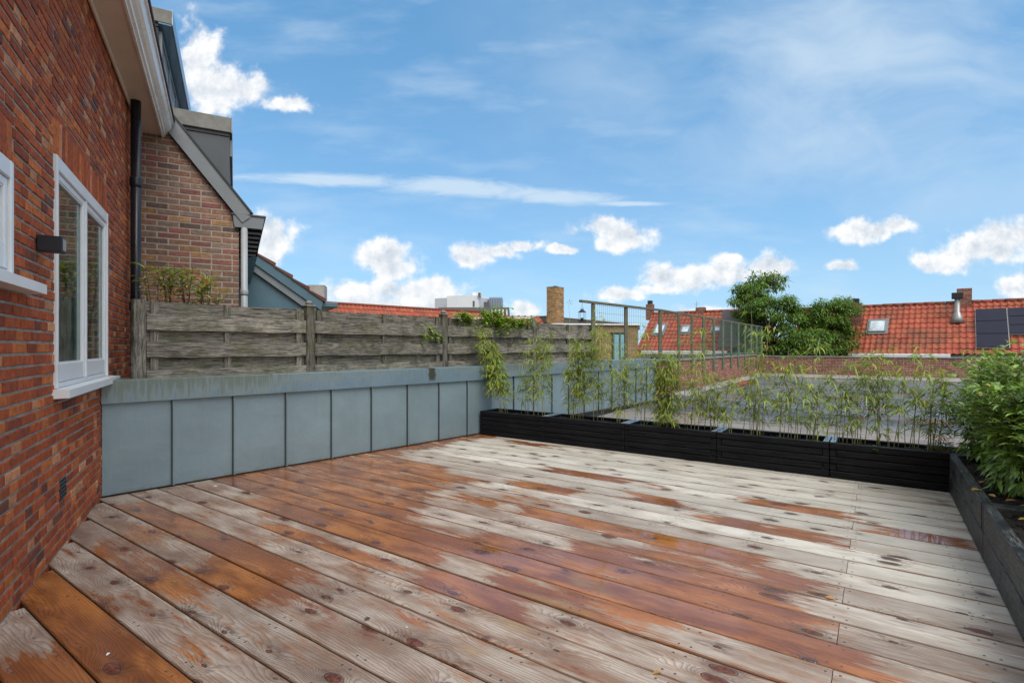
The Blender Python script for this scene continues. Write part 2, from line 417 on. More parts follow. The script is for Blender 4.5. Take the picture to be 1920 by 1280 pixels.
def ochre_mat():
    m_, nt = mat('ochre_brick'); oc = nt.add('ShaderNodeTexCoord').outputs['Object']
    x_, y_, z_ = nt.sep(oc)
    bt = nt.add('ShaderNodeTexBrick', {'Vector': nt.xyz(nt.m('ADD', x_, y_), z_), 'Color1': (.33, .22, .09, 1), 'Color2': (.22, .14, .055, 1), 'Mortar': (.26, .22, .15, 1), 'Scale': 1.0, 'Mortar Size': .008, 'Brick Width': .22, 'Row Height': .065, 'Bias': -.1})
    a = nt.noise(oc, 3, 5)
    c_ = nt.mix(1.0, bt.outputs[0], nt.lin(a, .3, .7, .75, 1.2), 'MULTIPLY')
    fin(nt, base=c_, rough=.85, normal=bump(nt, bt.outputs['Fac'], -.004)); return m_
M_ochre = ochre_mat()

def solar_mat():
    m_, nt = mat('solar_glass'); oc = nt.add('ShaderNodeTexCoord').outputs['Object']
    c_ = nt.mix(nt.noise(oc, 3, 3), (.006, .008, .022), (.012, .014, .035))
    fin(nt, base=c_, rough=.4, spec=.2); return m_
M_solar = solar_mat()

def glass_mat():
    m_, nt = mat('window_glass')
    fr = nt.add('ShaderNodeFresnel', {'IOR': 1.55})
    f = nt.m('ADD', nt.m('MULTIPLY', fr.outputs[0], .6), .07, clamp=True)
    tr = nt.add('ShaderNodeBsdfTransparent', {'Color': (.72, .80, .77, 1)}); gl = nt.add('ShaderNodeBsdfGlossy', {'Color': (.95, 1, 1, 1), 'Roughness': .012})
    mx = nt.add('ShaderNodeMixShader', {0: f, 1: tr, 2: gl}); nt.add('ShaderNodeOutputMaterial', {0: mx}); return m_
M_glass = glass_mat()
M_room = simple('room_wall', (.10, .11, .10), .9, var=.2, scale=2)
M_curtain = simple('curtain', (.66, .71, .67), .9, var=.1, scale=2)

def bitumen_mat():
    m_, nt = mat('wet_bitumen'); oc = nt.add('ShaderNodeTexCoord').outputs['Object']
    x_, y_, z_ = nt.sep(oc)
    a = nt.noise(nt.xyz(nt.m('MULTIPLY', x_, .55), nt.m('MULTIPLY', y_, 1.5)), .9, 8, .62, .5); b = nt.noise(oc, 30, 6, .7)
    seam = nt.m('ABSOLUTE', nt.m('SUBTRACT', nt.m('FRACT', nt.m('ADD', y_, nt.m('MULTIPLY', nt.m('SUBTRACT', a, .5), .06))), .5))
    c_ = nt.mix(nt.lin(b, .3, .7), (.075, .090, .100), (.115, .130, .140))
    c_ = nt.mix(nt.ss(a, .40, .66, 0, .55), c_, (.15, .16, .165))
    yj = nt.m('ADD', y_, nt.m('MULTIPLY', nt.m('SUBTRACT', a, .5), 3.0)); near = nt.ss(yj, 10.6, 9.4)
    c_ = nt.mix(nt.ss(nt.m('ABSOLUTE', nt.m('SUBTRACT', yj, 11.0)), .9, .2, 0, .75), c_, (.035, .037, .04))
    c_ = nt.mix(nt.m('MULTIPLY', near, .85), c_, nt.mix(nt.ss(a, .35, .65), (.13, .105, .085), (.27, .24, .21)))
    c_ = nt.mix(nt.ss(seam, .010, .004, 0, .35), c_, (.03, .034, .038))
    wet = nt.ss(a, .54, .58)
    fin(nt, base=c_, rough=nt.mix(wet, .6, .06), normal=bump(nt, nt.m('MULTIPLY', b, nt.m('SUBTRACT', 1.0, wet)), .006)); return m_
M_bitumen = bitumen_mat()
M_ground = simple('town_ground', (.10, .11, .08), .95, var=.4, scale=.15)

# ---- the deck timber: UV = metres along / across the board, attributes bid (seed) and wet
def deck_mat():
    m_, nt = mat('larch_deck')
    uv = nt.add('ShaderNodeUVMap', uv_map='board').outputs[0]
    bid = nt.add('ShaderNodeAttribute', attribute_name='bid').outputs['Fac']
    wet0 = nt.add('ShaderNodeAttribute', attribute_name='wet').outputs['Fac']
    pud0 = nt.add('ShaderNodeAttribute', attribute_name='puddle').outputs['Fac']
    pale = nt.add('ShaderNodeAttribute', attribute_name='pale').outputs['Fac']
    us, vs, _ = nt.sep(uv)
    sh = nt.m('MULTIPLY', bid, 53.7)
    P = nt.xyz(nt.m('ADD', us, sh), vs, sh)
    # knots: sparse stretched cells
    kv = nt.xyz(nt.m('ADD', nt.m('MULTIPLY', us, 1.0), sh), nt.m('MULTIPLY', vs, 2.1), sh)
    kd_n = nt.add('ShaderNodeTexNoise', {'Vector': P, 'Scale': 9.0, 'Detail': 3})
    kv = nt.vm('MULTIPLY_ADD', nt.vm('SUBTRACT', kd_n.outputs['Color'], (.5, .5, .5)), (.05, .05, 0), kv)
    vor = nt.add('ShaderNodeTexVoronoi', {'Vector': kv, 'Scale': 3.3, 'Randomness': 1.0}, voronoi_dimensions='2D')
    kd = nt.m('DIVIDE', vor.outputs['Distance'], 3.3)
    kr, kg, kb = nt.sep(vor.outputs['Color'])
    size = nt.m('MULTIPLY', nt.m('POWER', nt.ss(kr, .30, 1.0), 2.3), .056)
    # grain flows round the knots
    low = nt.noise(nt.vm('MULTIPLY', P, (.55, 3.4, 1)), 1.6, 4, .5)
    push = nt.m('MULTIPLY', nt.m('EXPONENT', nt.m('MULTIPLY', kd, -11.0)), nt.m('MULTIPLY', size, 26.0))
    cath = nt.noise(nt.vm('MULTIPLY', P, (.30, 2.6, 1)), 1.0, 2, .5)
    ph = nt.m('ADD', nt.m('ADD', nt.m('MULTIPLY', vs, 74.0), nt.m('MULTIPLY', low, 9.0)), nt.m('ADD', nt.m('MULTIPLY', push, 11.0), nt.m('MULTIPLY', cath, 22.0)))
    ring = nt.m('FRACT', ph)
    ring = nt.m('MULTIPLY', nt.m('POWER', ring, 2.2), nt.ss(ring, 1.0, .86))
    fibre = nt.noise(nt.vm('MULTIPLY', P, (3.0, 190.0, 1)), 1.0, 5, .6)
    blot = nt.noise(nt.vm('MULTIPLY', P, (1.6, 5.5, 1)), 1.3, 6, .62)
    fine = nt.noise(P, 55, 4, .7)
    # dry silvered timber
    dry = nt.mix(nt.ss(blot, .30, .66), (.205, .140, .108), (.430, .370, .318))
    dry = nt.mix(nt.ss(kb, .0, 1.0, 0.0, .0), dry, dry)
    palec = nt.mix(nt.ss(blot, .25, .7), (.40, .39, .35), (.56, .55, .50))
    dry = nt.mix(nt.m('MULTIPLY', pale, .92), dry, palec)
    dry = nt.mix(1.0, dry, nt.lin(bid, 0.0, 1.0, .86, 1.14), 'MULTIPLY')
    ringa = nt.m('MULTIPLY', ring, nt.m('SUBTRACT', 1.0, nt.m('MULTIPLY', pale, .45)))
    dry = nt.mix(nt.m('MULTIPLY', ringa, .75), dry, (.115, .072, .054))
    dry = nt.mix(nt.ss(fibre, .52, .72, 0, .35), dry, (.16, .12, .095))
    # wet timber
    wetc = nt.mix(nt.ss(blot, .34, .64), (.190, .060, .016), (.430, .165, .045))
    red = nt.noise(nt.vm('MULTIPLY', P, (.8, 2.0, 1)), 1.0, 3)
    wetc = nt.mix(nt.ss(red, .45, .62, 0, .75), wetc, (.215, .080, .040))
    wetc = nt.mix(nt.m('MULTIPLY', ring, .6), wetc, (.085, .024, .008))
    # ragged wet edges along the fibre
    jag = nt.noise(nt.vm('MULTIPLY', P, (2.6, 46.0, 1)), 1.0, 6, .68)
    jag2 = nt.noise(nt.vm('MULTIPLY', P, (1.7, 6.5, 1)), 1.5, 7, .64)
    w = nt.m('ADD', wet0, nt.m('ADD', nt.m('MULTIPLY', nt.m('SUBTRACT', jag, .5), 1.1), nt.m('MULTIPLY', nt.m('SUBTRACT', jag2, .5), 2.3)))
    wet = nt.ss(w, .42, .68)
    damp = nt.ss(w, .18, .56)
    base = nt.mix(nt.m('MULTIPLY', damp, .55), dry, (.235, .135, .08))
    base = nt.mix(wet, base, wetc)
    # amber film here and there
    base = nt.mix(nt.m('MULTIPLY', nt.ss(nt.noise(nt.vm('MULTIPLY', P, (.9, 3.0, 1)), 1.7, 4), .60, .74, 0, .45), nt.m('SUBTRACT', 1.0, pale)), base, (.30, .19, .055))
    # knots
    kin = nt.ss(kd, size, nt.m('MULTIPLY', size, .72))
    kin = nt.m('MULTIPLY', kin, nt.ss(size, .006, .014))
    rim = nt.m('MULTIPLY', nt.ss(nt.m('ABSOLUTE', nt.m('SUBTRACT', kd, nt.m('MULTIPLY', size, .95))), .005, .0015), nt.ss(size, .006, .014))
    halo = nt.m('MULTIPLY', nt.m('MULTIPLY', nt.ss(kd, .17, .0), nt.ss(size, .004, .02)), nt.ss(nt.noise(nt.vm('MULTIPLY', P, (7, 26, 1)), 1.5, 5, .65), .40, .62))
    base = nt.mix(nt.m('MULTIPLY', halo, .85), base, (.055, .030, .024))
    tan = nt.noise(nt.vm('MULTIPLY', P, (1.3, 4.0, 1)), 1.9, 5, .65)
    base = nt.mix(nt.m('MULTIPLY', nt.ss(tan, .52, .68, 0, .55), nt.m('SUBTRACT', 1.0, nt.m('MULTIPLY', wet, 1.0))), base, nt.mix(pale, (.22, .12, .075), (.30, .25, .19)))
    base = nt.mix(nt.m('MULTIPLY', kin, .92), base, nt.mix(pale, nt.mix(nt.ss(fine, .35, .65), (.050, .012, .008), (.19, .050, .024)), (.085, .055, .042)))
    base = nt.mix(nt.m('MULTIPLY', rim, .8), base, (.022, .014, .012))
    # grime, dots
    base = nt.mix(nt.ss(nt.noise(nt.vm('MULTIPLY', P, (1, 1.6, 1)), 14, 3, .5), .74, .78, 0, .8), base, (.05, .035, .025))
    # boards darken to brown along their edges
    ed = nt.m('ABSOLUTE', nt.m('SUBTRACT', vs, .1015))
    base = nt.mix(nt.ss(nt.m('ADD', ed, nt.m('MULTIPLY', nt.m('SUBTRACT', jag, .5), .014)), .092, .101, 0, .7), base, (.10, .042, .014))
    # screws: two at each joist
    ju = nt.m('MULTIPLY', nt.m('SUBTRACT', nt.m('FRACT', nt.m('DIVIDE', nt.m('ADD', us, .14), .52)), .5), .52)
    jv = nt.m('SUBTRACT', ed, .068)
    sr = nt.vm('LENGTH', nt.xyz(nt.m('SUBTRACT', nt.m('ABSOLUTE', ju), .235), jv))
    screw = nt.ss(sr, .0062, .0045)
    base = nt.mix(nt.m('MULTIPLY', screw, .85), base, (.06, .045, .04))
    pud = nt.ss(nt.m('ADD', pud0, nt.m('MULTIPLY', nt.m('SUBTRACT', jag2, .5), .9)), .45, .60)
    rough = nt.mix(wet, nt.lin(fine, .3, .7, .52, .68), nt.lin(jag2, .3, .7, .10, .26))
    rough = nt.mix(pud, rough, .03)
    hgt = nt.m('ADD', nt.m('ADD', nt.m('MULTIPLY', ring, .9), nt.m('MULTIPLY', fibre, .5)), nt.m('ADD', nt.m('MULTIPLY', kin, .8), nt.m('MULTIPLY', screw, -1.5)))
    hgt = nt.m('MULTIPLY', hgt, nt.m('SUBTRACT', 1.0, nt.m('MULTIPLY', pud, .985)))
    nrm = nt.add('ShaderNodeBump', {'Height': hgt, 'Distance': .0022, 'Strength': nt.mix(wet, 1.0, .55)}).outputs[0]
    fin(nt, base=base, rough=rough, normal=nrm, spec=nt.mix(wet, .35, .6), coat=nt.m('MULTIPLY', wet, .22), coatr=.10); return m_
M_deck = deck_mat()
M_darkgap = simple('dark_gap', (.02, .014, .01), .9)
# ------------------------------------------------------------------ ground, flat roof, deck
UJ = -.14; PIT = .209; V0 = .698; UR = .47; VF = 5.80
b = MB(); b.poly([(-900, -300, -6.5), (900, -300, -6.5), (900, 1500, -6.5), (-900, 1500, -6.5)])
struct(obj('ground', b, M_ground))
b = MB()
b.box(G(-4.25, 2.0, -6.5), U * 26, Vv * 23.4, Z * 6.46)
b.box(G(-4.25, -9, -6.5), U * 26, Vv * 10.9, Z * 6.40)
struct(obj('flat_roof', b, M_bitumen, fr=DECKM))

# wet patches measured on the deck: (board, u0, u1, amount)
WET = [(0,-3.94,-0.96,1,0,0.21),(-1,-2.83,-1.57,0.95,0,0.21),(1,-3.14,-2.85,0.6,0,0.21),(2,-4.06,-2.65,0.72,0,0.21),(2,-2.62,-2.07,0.4,0,0.21),(3,-3.26,-2.4,1,0,0.21),(3,-4.34,-3.77,0.55,0,0.21),(3,-1.52,-1.14,0.45,0,0.21),(4,-4.88,-2.52,1,0,0.21),(5,-3.45,-2.89,0.5,0,0.21),(6,-3.58,-2.1,0.85,0,0.11),(6,-2.1,-1.35,1,0,0.21),(7,-4.23,-2.07,1,0,0.21),(7,-1.81,-0.67,0.8,0,0.21),(7,-0.67,-0.07,0.35,0,0.21),(8,-5.53,0.03,1,0,0.21),(9,-7.08,-2.69,0.9,0,0.21),(9,-2.15,-0.14,1,0,0.21),(10,-7.96,-2.84,0.95,0,0.21),(10,-1.62,-0.33,0.95,0,0.21),(11,-9.11,-2.86,0.75,0,0.21),(11,-1.28,-0.28,0.8,0,0.21),(12,-9.95,-3.06,0.95,0,0.21),(12,-3.06,-2.33,0.7,0,0.21),(12,-2.33,-0.43,1,0,0.21),(13,-9.28,-3.12,0.75,0,0.21),(13,-2.64,-1.97,0.5,0,0.21),(14,-8.86,-2.95,0.85,0,0.21),(14,-2.65,-2.35,0.6,0,0.21),(15,-8.8,-3.53,0.9,0,0.21),(15,-2.83,-2.08,0.95,0,0.21),(15,-1.08,-0.13,0.9,0,0.21),(16,-8.9,-4.32,0.9,0,0.21),(16,-1.8,-1.22,0.85,0,0.21),(17,-8.46,-4.58,1,0,0.21),(17,-0.08,0.5,1,0,0.21),(18,-8.36,-4.48,1,0,0.21),(18,-2.87,-1.88,0.95,0,0.21),(18,-1.88,-1.44,0.5,0,0.21),(18,-0.89,-0.16,1,0,0.21),(19,-8.4,-4.41,0.95,0,0.21),(20,-7.96,-4.51,1,0,0.21),(21,-7.53,-4.6,1,0,0.21),(22,-7.11,-4.36,1,0,0.21),(23,-6.7,-4.35,1,0,0.21),(23,-4.08,-3.22,0.75,0,0.21),(24,-6.95,-4.32,1,0,0.21),(24,-2.96,-2.43,0.55,0,0.21),(14,0.09,0.28,0.4,0,0.21),(5,-0.62,-0.47,0.4,0,0.21),(4,-0.83,-0.71,0.5,0,0.21),(11,0.36,0.48,0.4,0,0.21)]
def build_deck():
    rr = random.Random(5)
    verts = []; faces = []; uvs = []; bid = []; wet = []; pud = []; pal = []
    du = .035
    prof = [(.0, -.028), (.0, -.0045), (.0045, 0), (.035, 0), (.07, 0), (.1015, 0), (.133, 0), (.168, 0), (.1985, 0), (.203, -.0045), (.203, -.028)]
    def field(lst, k, u, vl):
        s = 0.0
        for (kk, a, b_, amt, lo, hi) in lst:
            if kk != k: continue
            e = .42
            w = max(0, min(1, (u - a) / e + .5)) * max(0, min(1, (b_ - u) / e + .5))
            if vl < lo or vl > hi: w *= .25
            s = max(s, w * amt * (.88 if (k > 9 and u < -2.2) else .96))
        return s
    def board(k, u0, u1, seed, dz):
        v0 = V0 + PIT * k + .003
        m_ = max(2, int((u1 - u0) / du)); base = len(verts)
        bow = rr.uniform(-.0015, .0015)
        for i in range(m_ + 1):
            u = u0 + (u1 - u0) * i / m_
            for (q, zz) in prof:
                zc = zz + dz + bow * ((q / .1015 - 1) ** 2)
                verts.append(G(u, v0 + q, zc)); uvs.append((u, q)); bid.append(seed)
                wet.append(max(field(WET, k, u, q), .26 if k < 9 else .20 if k < 13 else .06)); pud.append(field(PUD, k, u, q))
                # weathering grows paler towards the open side
                t = (v0 + q - 3.0) / 1.4 + (u + 3.0) / 5.0 * 1.0
                pal.append(max(0.0, min(1.0, t * .8 + (seed - .5) * .35)))
        np_ = len(prof)
        for i in range(m_):
            for j in range(np_ - 1):
                a = base + i * np_ + j; faces.append((a, a + np_, a + np_ + 1, a + 1))
        faces.append(tuple(base + j for j in range(np_))); faces.append(tuple(base + m_ * np_ + j for j in range(np_ - 1, -1, -1)))
    rr2 = random.Random(3)
    for k in range(-9, 25):
        s1, s2 = rr2.random(), rr2.random(); dz = rr2.uniform(-.0015, .0015)
        vm = V0 + PIT * (k + .5)
        # start where the parapet or the house wall stands
        u0 = left_end(vm) ; u1 = UR + .16
        if k % 2 == 1:
            board(k, u0, UJ - .0015, s1, dz); board(k, UJ + .0015, u1, s2, dz + rr2.uniform(-.001, .001))
        else: board(k, u0, u1, s1, dz)
    me = bpy.data.meshes.new('deck'); inv = DECKM.inverted()
    me.from_pydata([inv @ q for q in verts], [], faces)
    uvl = me.uv_layers.new(name='board')
    li = [0] * len(me.loops); me.loops.foreach_get('vertex_index', li)
    buf = []
    for i in li: buf += uvs[i]
    uvl.data.foreach_set('uv', buf)
    for nm, dat in (('bid', bid), ('wet', wet), ('puddle', pud), ('pale', pal)):
        a = me.attributes.new(nm, 'FLOAT', 'POINT'); a.data.foreach_set('value', dat)
    me.materials.append(M_deck); me.update()
    o = bpy.data.objects.new('deck', me); COL.objects.link(o); o.matrix_world = DECKM
    struct(o)
# parapet line and house line in plan
P0 = at(190, 933.7, 974 * 1.25 / 283.7); P0.z = 0
P1d = V((900, 974, 0)).normalized()          # direction of the zinc parapet
HD = V((-545, 974, 0)).normalized()          # house wall, going away
HN = V((974, 545, 0)).normalized()           # its outward normal
Q = V((-3.37, 4.257, 0))
def uv_of(p_): return p_.dot(U), p_.dot(Vv)
def left_end(vm):
    # intersect the board axis with the parapet and the house wall, take the nearer one
    best = -9
    for p_, d_ in ((P0, P1d), (Q, HD)):
        pu, pv = uv_of(p_); du_, dv_ = uv_of(d_)
        best = max(best, pu + du_ * (vm - pv) / dv_) if (d_ is HD and vm < uv_of(Q)[1] + .1) or (d_ is P1d and vm > uv_of(P0)[1] - .1) else best
    return best - .12
PUD = [(6,-2.02,-1.37,0.8,0,0.21),(8,-2.17,-0.39,0.7,0,0.21),(9,-1.89,-0.87,0.65,0,0.21),(12,-1.48,-0.63,0.7,0,0.21),(17,0.07,0.34,1.2,0,0.21),(7,-1.33,-1.07,0.6,0,0.21),(4,-4.82,-4.06,0.55,0,0.21),(10,-1.29,-0.55,0.55,0,0.21),(15,-0.48,-0.24,0.5,0,0.21),(20,-7.8,-5.29,0.55,0,0.21),(16,-7.59,-5.46,0.55,0,0.21),(11,-5.46,-4.86,0.4,0,0.21),(18,-0.56,-0.28,0.6,0,0.21),(13,-7.26,-5.96,0.5,0,0.21),(22,-6.97,-4.79,0.6,0,0.21)]
build_deck()

# one dark sheet under the boards, seen through the gaps
b = MB(); b.box(G(-4.5, -1.0, -.036), U * 5.1, Vv * 6.9, Z * .004)
struct(obj('deck_underlay', b, M_darkgap, fr=DECKM))
# ------------------------------------------------------------------ brickwork
def brickwall(bb, O, D, N, spans, z0, z1, bw, ch, rng, pal, holes=(), depth=.011, bond='flemish', j=.010, fine=True):
    """bricks in front of the mortar plane; O on that plane, spans(z) -> (a0, a1)"""
    nrow = int(round((z1 - z0) / ch))
    def one(a0, a1, zz, h, col, tilt=0.0):
        pr = depth * rng.uniform(.55, 1.25); e = .0035
        js = lambda: rng.uniform(-.0018, .0018)
        q = [(a0 + js(), zz + js()), (a1 + js(), zz + js()), (a1 + js(), zz + h + js()), (a0 + js(), zz + h + js())]
        k = len(bb.v); bb.col = col
        rings = [(0.0, -.002), (0.0, pr - e), (e, pr)] if fine else [(0.0, -.002), (.001, pr)]
        ca, cz = (a0 + a1) / 2, zz + h / 2
        for (ins, o) in rings:
            for (a, z_) in q:
                sa = 1 if a < ca else -1; sz = 1 if z_ < cz else -1
                bb.v.append(O + D * (a + sa * ins) + N * (o + (a - ca) * tilt) + Z * (z_ + sz * ins))
        flip = D.cross(Z).dot(N) < 0
        for r_ in range(len(rings) - 1):
            for i in range(4):
                i2 = (i + 1) % 4; f_ = (k + r_ * 4 + i, k + r_ * 4 + i2, k + r_ * 4 + 4 + i2, k + r_ * 4 + 4 + i)
                bb.face(f_[::-1] if flip else f_)
        f_ = [k + (len(rings) - 1) * 4 + i for i in range(4)]; bb.face(f_[::-1] if flip else f_)
    for r_ in range(nrow):
        zz = z0 + r_ * ch; zm = zz + ch / 2
        sp = spans(zm)
        if sp is None: continue
        a0, a1 = sp
        segs = [(a0, a1)]
        for (h0, h1, hz0, hz1) in holes:
            if hz0 < zm < hz1:
                ns = []
                for (s0, s1) in segs:
                    if h1 <= s0 or h0 >= s1: ns.append((s0, s1))
                    else:
                        if h0 - s0 > .02: ns.append((s0, h0))
                        if s1 - h1 > .02: ns.append((h1, s1))
                segs = ns
        a = math.floor(a0 / bw) * bw - bw * (.25 if r_ % 2 else .75) * (1 if bond != 'run' else 1)
        kk = r_
        while a < a1:
            if bond == 'flemish':   # courses of stretchers and of headers by turns, some mixed
                w = bw if rng.random() < (.42 if r_ % 2 == 0 else .12) else bw * .52
                if rng.random() < .10: w = bw * .75
            else: w = bw if rng.random() > .06 else bw / 2
            w0, w1 = a + j / 2, a + w - j / 2
            for (s0, s1) in segs:
                x0, x1 = max(w0, s0), min(w1, s1)
                if x1 - x0 > .02: one(x0, x1, zz + j / 2, ch - j, pal(rng, (x0 + x1) / 2, zz), rng.uniform(-.012, .012))
            a += w
    return one
def mortar_slab(mb, O, D, N, a0, a1, z0, z1, holes, th):
    zs = sorted({z0, z1} | {h[2] for h in holes if z0 < h[2] < z1} | {h[3] for h in holes if z0 < h[3] < z1})
    for za, zb in zip(zs, zs[1:]):
        segs = [(a0, a1)]
        for (h0, h1, hz0, hz1) in holes:
            if hz0 < (za + zb) / 2 < hz1:
                ns = []
                for (s0, s1) in segs:
                    if h0 > s0: ns.append((s0, min(h0, s1)))
                    if h1 < s1: ns.append((max(h1, s0), s1))
                segs = [q for q in ns if q[1] - q[0] > 1e-4]
        for (s0, s1) in segs: mb.box(O + D * s0 + Z * za, D * (s1 - s0), N * -th, Z * (zb - za))
def pal_red(r, a, z_):
    t = r.random()
    if t < .52: c_ = (.360, .078, .022)
    elif t < .76: c_ = (.270, .058, .022)
    elif t < .80: c_ = (.150, .048, .030)
    elif t < .94: c_ = (.47, .135, .034)
    else: c_ = (.50, .225, .11)
    k = r.uniform(.82, 1.18); return tuple(q * k for q in c_)
def pal_mix(r, a, z_):
    t = r.random()
    if t < .34: c_ = (.240, .135, .095)
    elif t < .52: c_ = (.225, .095, .080)
    elif t < .80: c_ = (.215, .150, .120)
    elif t < .90: c_ = (.29, .165, .080)
    else: c_ = (.13, .090, .075)
    k = r.uniform(.8, 1.15); return tuple(q * k for q in c_)
def pal_far(r, a, z_):
    t = r.random()
    c_ = (.24, .080, .055) if t < .5 else (.18, .085, .065) if t < .8 else (.30, .14, .09)
    k = r.uniform(.75, 1.2); return tuple(q * k for q in c_)

# ------------------------------------------------------------------ the brick house on the left
FH = frame(Q, HD)                       # house frame (x along the wall, away)
house = thing('brick_house', 'red brick house wall with white windows and white gutter at the left edge', 'house', FH)
def Wp(a, z_, o=0.0): return Q + HD * a + HN * o + Z * z_
T_END = 2.327
W2 = (-1.345, .250, 1.00, 2.395)       # the tall window opening
W1 = (-3.6, -2.085, 1.575, 2.115)      # the small high window
SOL = .235
holes = [W2, W1, (-1.22, -1.04, .295, .425), (W2[0] - .02, W2[1] + .03, W2[3], W2[3] + SOL), (W1[0], W1[1] + .04, W1[3], W1[3] + .20)]
rg = random.Random(21)
bb = MB()
one = brickwall(bb, Wp(0, 0, -.008), HD, HN, lambda z_: (-6.5, T_END - .004), -.36, 3.86, .215, .0605, rg, pal_red, holes, j=.013, depth=.0065)
bb.m = 0
for (a0, a1, zz, hh) in ((W2[0] - .02, W2[1] + .03, W2[3], SOL), (W1[0], W1[1] + .04, W1[3], .20)):
    nb = int((a1 - a0) / .064); w = (a1 - a0) / nb
    for i in range(nb):
        c_ = pal_red(rg, 0, 0); c_ = (c_[0] * .7 + .14, c_[1] * .7 + .032, c_[2] * .8 + .006)
        one(a0 + i * w + .006, a0 + (i + 1) * w - .006, zz + .012, hh - .018, c_)
mt = MB(); mt.m = 1
mortar_slab(mt, Wp(0, 0, -.008), HD, HN, -6.5, T_END, -6.4, 3.84, [W2, W1, (-1.22, -1.04, .295, .425)], .10)
for q in mt.v: pass
k0 = len(bb.v); bb.v += mt.v
for f_ in mt.f: bb.f.append(tuple(i + k0 for i in f_)); bb.c.append((.99, 1, 1)); bb.mi.append(1); bb.sm.append(False)
obj('wall', bb, [M_brick, M_mortar], house)
# window with two casements
def casement(win, a0, a1, z0, z1, o):
    f = MB(); st = .040; bt = .115; r_ = .004
    for (x0, x1) in ((a0, a0 + st), (a1 - st, a1)): f.bbox(Wp(x0, z0, o - .045), HD * (x1 - x0), HN * .045, Z * (z1 - z0), r_)
    f.bbox(Wp(a0 + st, z0, o - .045), HD * (a1 - a0 - 2 * st), HN * .044, Z * bt, r_)
    f.bbox(Wp(a0 + st, z1 - st, o - .045), HD * (a1 - a0 - 2 * st), HN * .044, Z * st, r_)
    # glazing bead
    e = .008
    f.box(Wp(a0 + st, z0 + bt, o - .0175), HD * (a1 - a0 - 2 * st), HN * .011, Z * e)
    f.box(Wp(a0 + st, z1 - st - e, o - .0175), HD * (a1 - a0 - 2 * st), HN * .011, Z * e)
    f.box(Wp(a0 + st, z0 + bt + e, o - .0175), HD * e, HN * .011, Z * (z1 - z0 - st - bt - 2 * e))
    f.box(Wp(a1 - st - e, z0 + bt + e, o - .0175), HD * e, HN * .011, Z * (z1 - z0 - st - bt - 2 * e))
    obj('casement', f, M_white, win)
    g = MB(); g.box(Wp(a0 + st, z0 + bt, o - .022), HD * (a1 - a0 - 2 * st), HN * .004, Z * (z1 - z0 - st - bt))
    obj('pane', g, M_glass, win)
def window(a0, a1, z0, z1, split, sill0, sill1, o=.012):
    fr = MB(); ft = .036
    win = MB()
    fr.bbox(Wp(a0, z0, -.10), HD * ft, HN * (.10 + o), Z * (z1 - z0), .004)
    fr.bbox(Wp(a1 - ft, z0, -.10), HD * ft, HN * (.10 + o), Z * (z1 - z0), .004)
    fr.bbox(Wp(a0 + ft, z1 - .085, -.10), HD * (a1 - a0 - 2 * ft), HN * (.10 + o - .002), Z * .085, .004)
    fr.bbox(Wp(a0 + ft, z0, -.10), HD * (a1 - a0 - 2 * ft), HN * (.10 + o - .012), Z * .03, .004)
    am = None
    if split:
        am = a0 + (a1 - a0) * .5
        fr.bbox(Wp(am - .018, z0 + .03, -.10), HD * .036, HN * (.10 + o - .004), Z * (z1 - z0 - .115), .004)
    wo = obj('window', fr, M_white, house)
    if split:
        casement(wo, a0 + ft + .004, am - .021, z0 + .034, z1 - .089, o - .012)
        casement(wo, am + .021, a1 - ft - .004, z0 + .034, z1 - .089, o - .012)
    else: casement(wo, a0 + ft + .004, a1 - ft - .004, z0 + .034, z1 - .089, o - .012)
    s = MB(); s.prism([Wp(sill0, z0 - .002, -.02), Wp(sill0, z0 - .006, .075), Wp(sill0, z0 - .055, .075), Wp(sill0, z0 - .058, -.02)], HD * (sill1 - sill0))
    obj('sill', s, M_white, wo)
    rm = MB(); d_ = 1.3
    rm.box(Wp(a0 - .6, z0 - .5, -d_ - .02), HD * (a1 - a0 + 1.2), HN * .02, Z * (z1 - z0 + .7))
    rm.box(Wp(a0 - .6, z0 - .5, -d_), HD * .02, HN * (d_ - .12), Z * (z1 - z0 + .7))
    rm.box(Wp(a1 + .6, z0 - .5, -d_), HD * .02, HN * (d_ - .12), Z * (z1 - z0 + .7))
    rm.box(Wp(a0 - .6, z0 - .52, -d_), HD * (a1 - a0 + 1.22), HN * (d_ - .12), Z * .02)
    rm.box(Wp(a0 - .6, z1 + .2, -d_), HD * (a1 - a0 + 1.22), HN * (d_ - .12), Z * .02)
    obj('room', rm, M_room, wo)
    cu = MB(); cu.smooth = True                           # pleated curtain
    xs = [a0 + .66 * i / 44 for i in range(45)] if split else [a0 + (a1 - a0) * i / 60 for i in range(61)]
    kk = len(cu.v)
    for i, x_ in enumerate(xs):
        oo = -.17 + .022 * sin(i * 1.35)
        cu.v += [Wp(x_, z0 + .02, oo), Wp(x_, z1, oo)]
    for i in range(len(xs) - 1): cu.face((kk + 2 * i, kk + 2 * i + 2, kk + 2 * i + 3, kk + 2 * i + 1))
    obj('curtain', cu, M_curtain, wo)
window(*W2, True, W2[0] - .03, .40)
window(*W1, False, W1[0], -1.84)
# air vent
g = MB(); g.bbox(Wp(-1.22, .295, -.04), HD * .18, HN * .03, Z * .13, .003)
for i in range(5): g.box(Wp(-1.21, .305 + i * .024, -.012), HD * .16, HN * .008, Z * .010)
obj('air_vent', g, M_blackp, house)
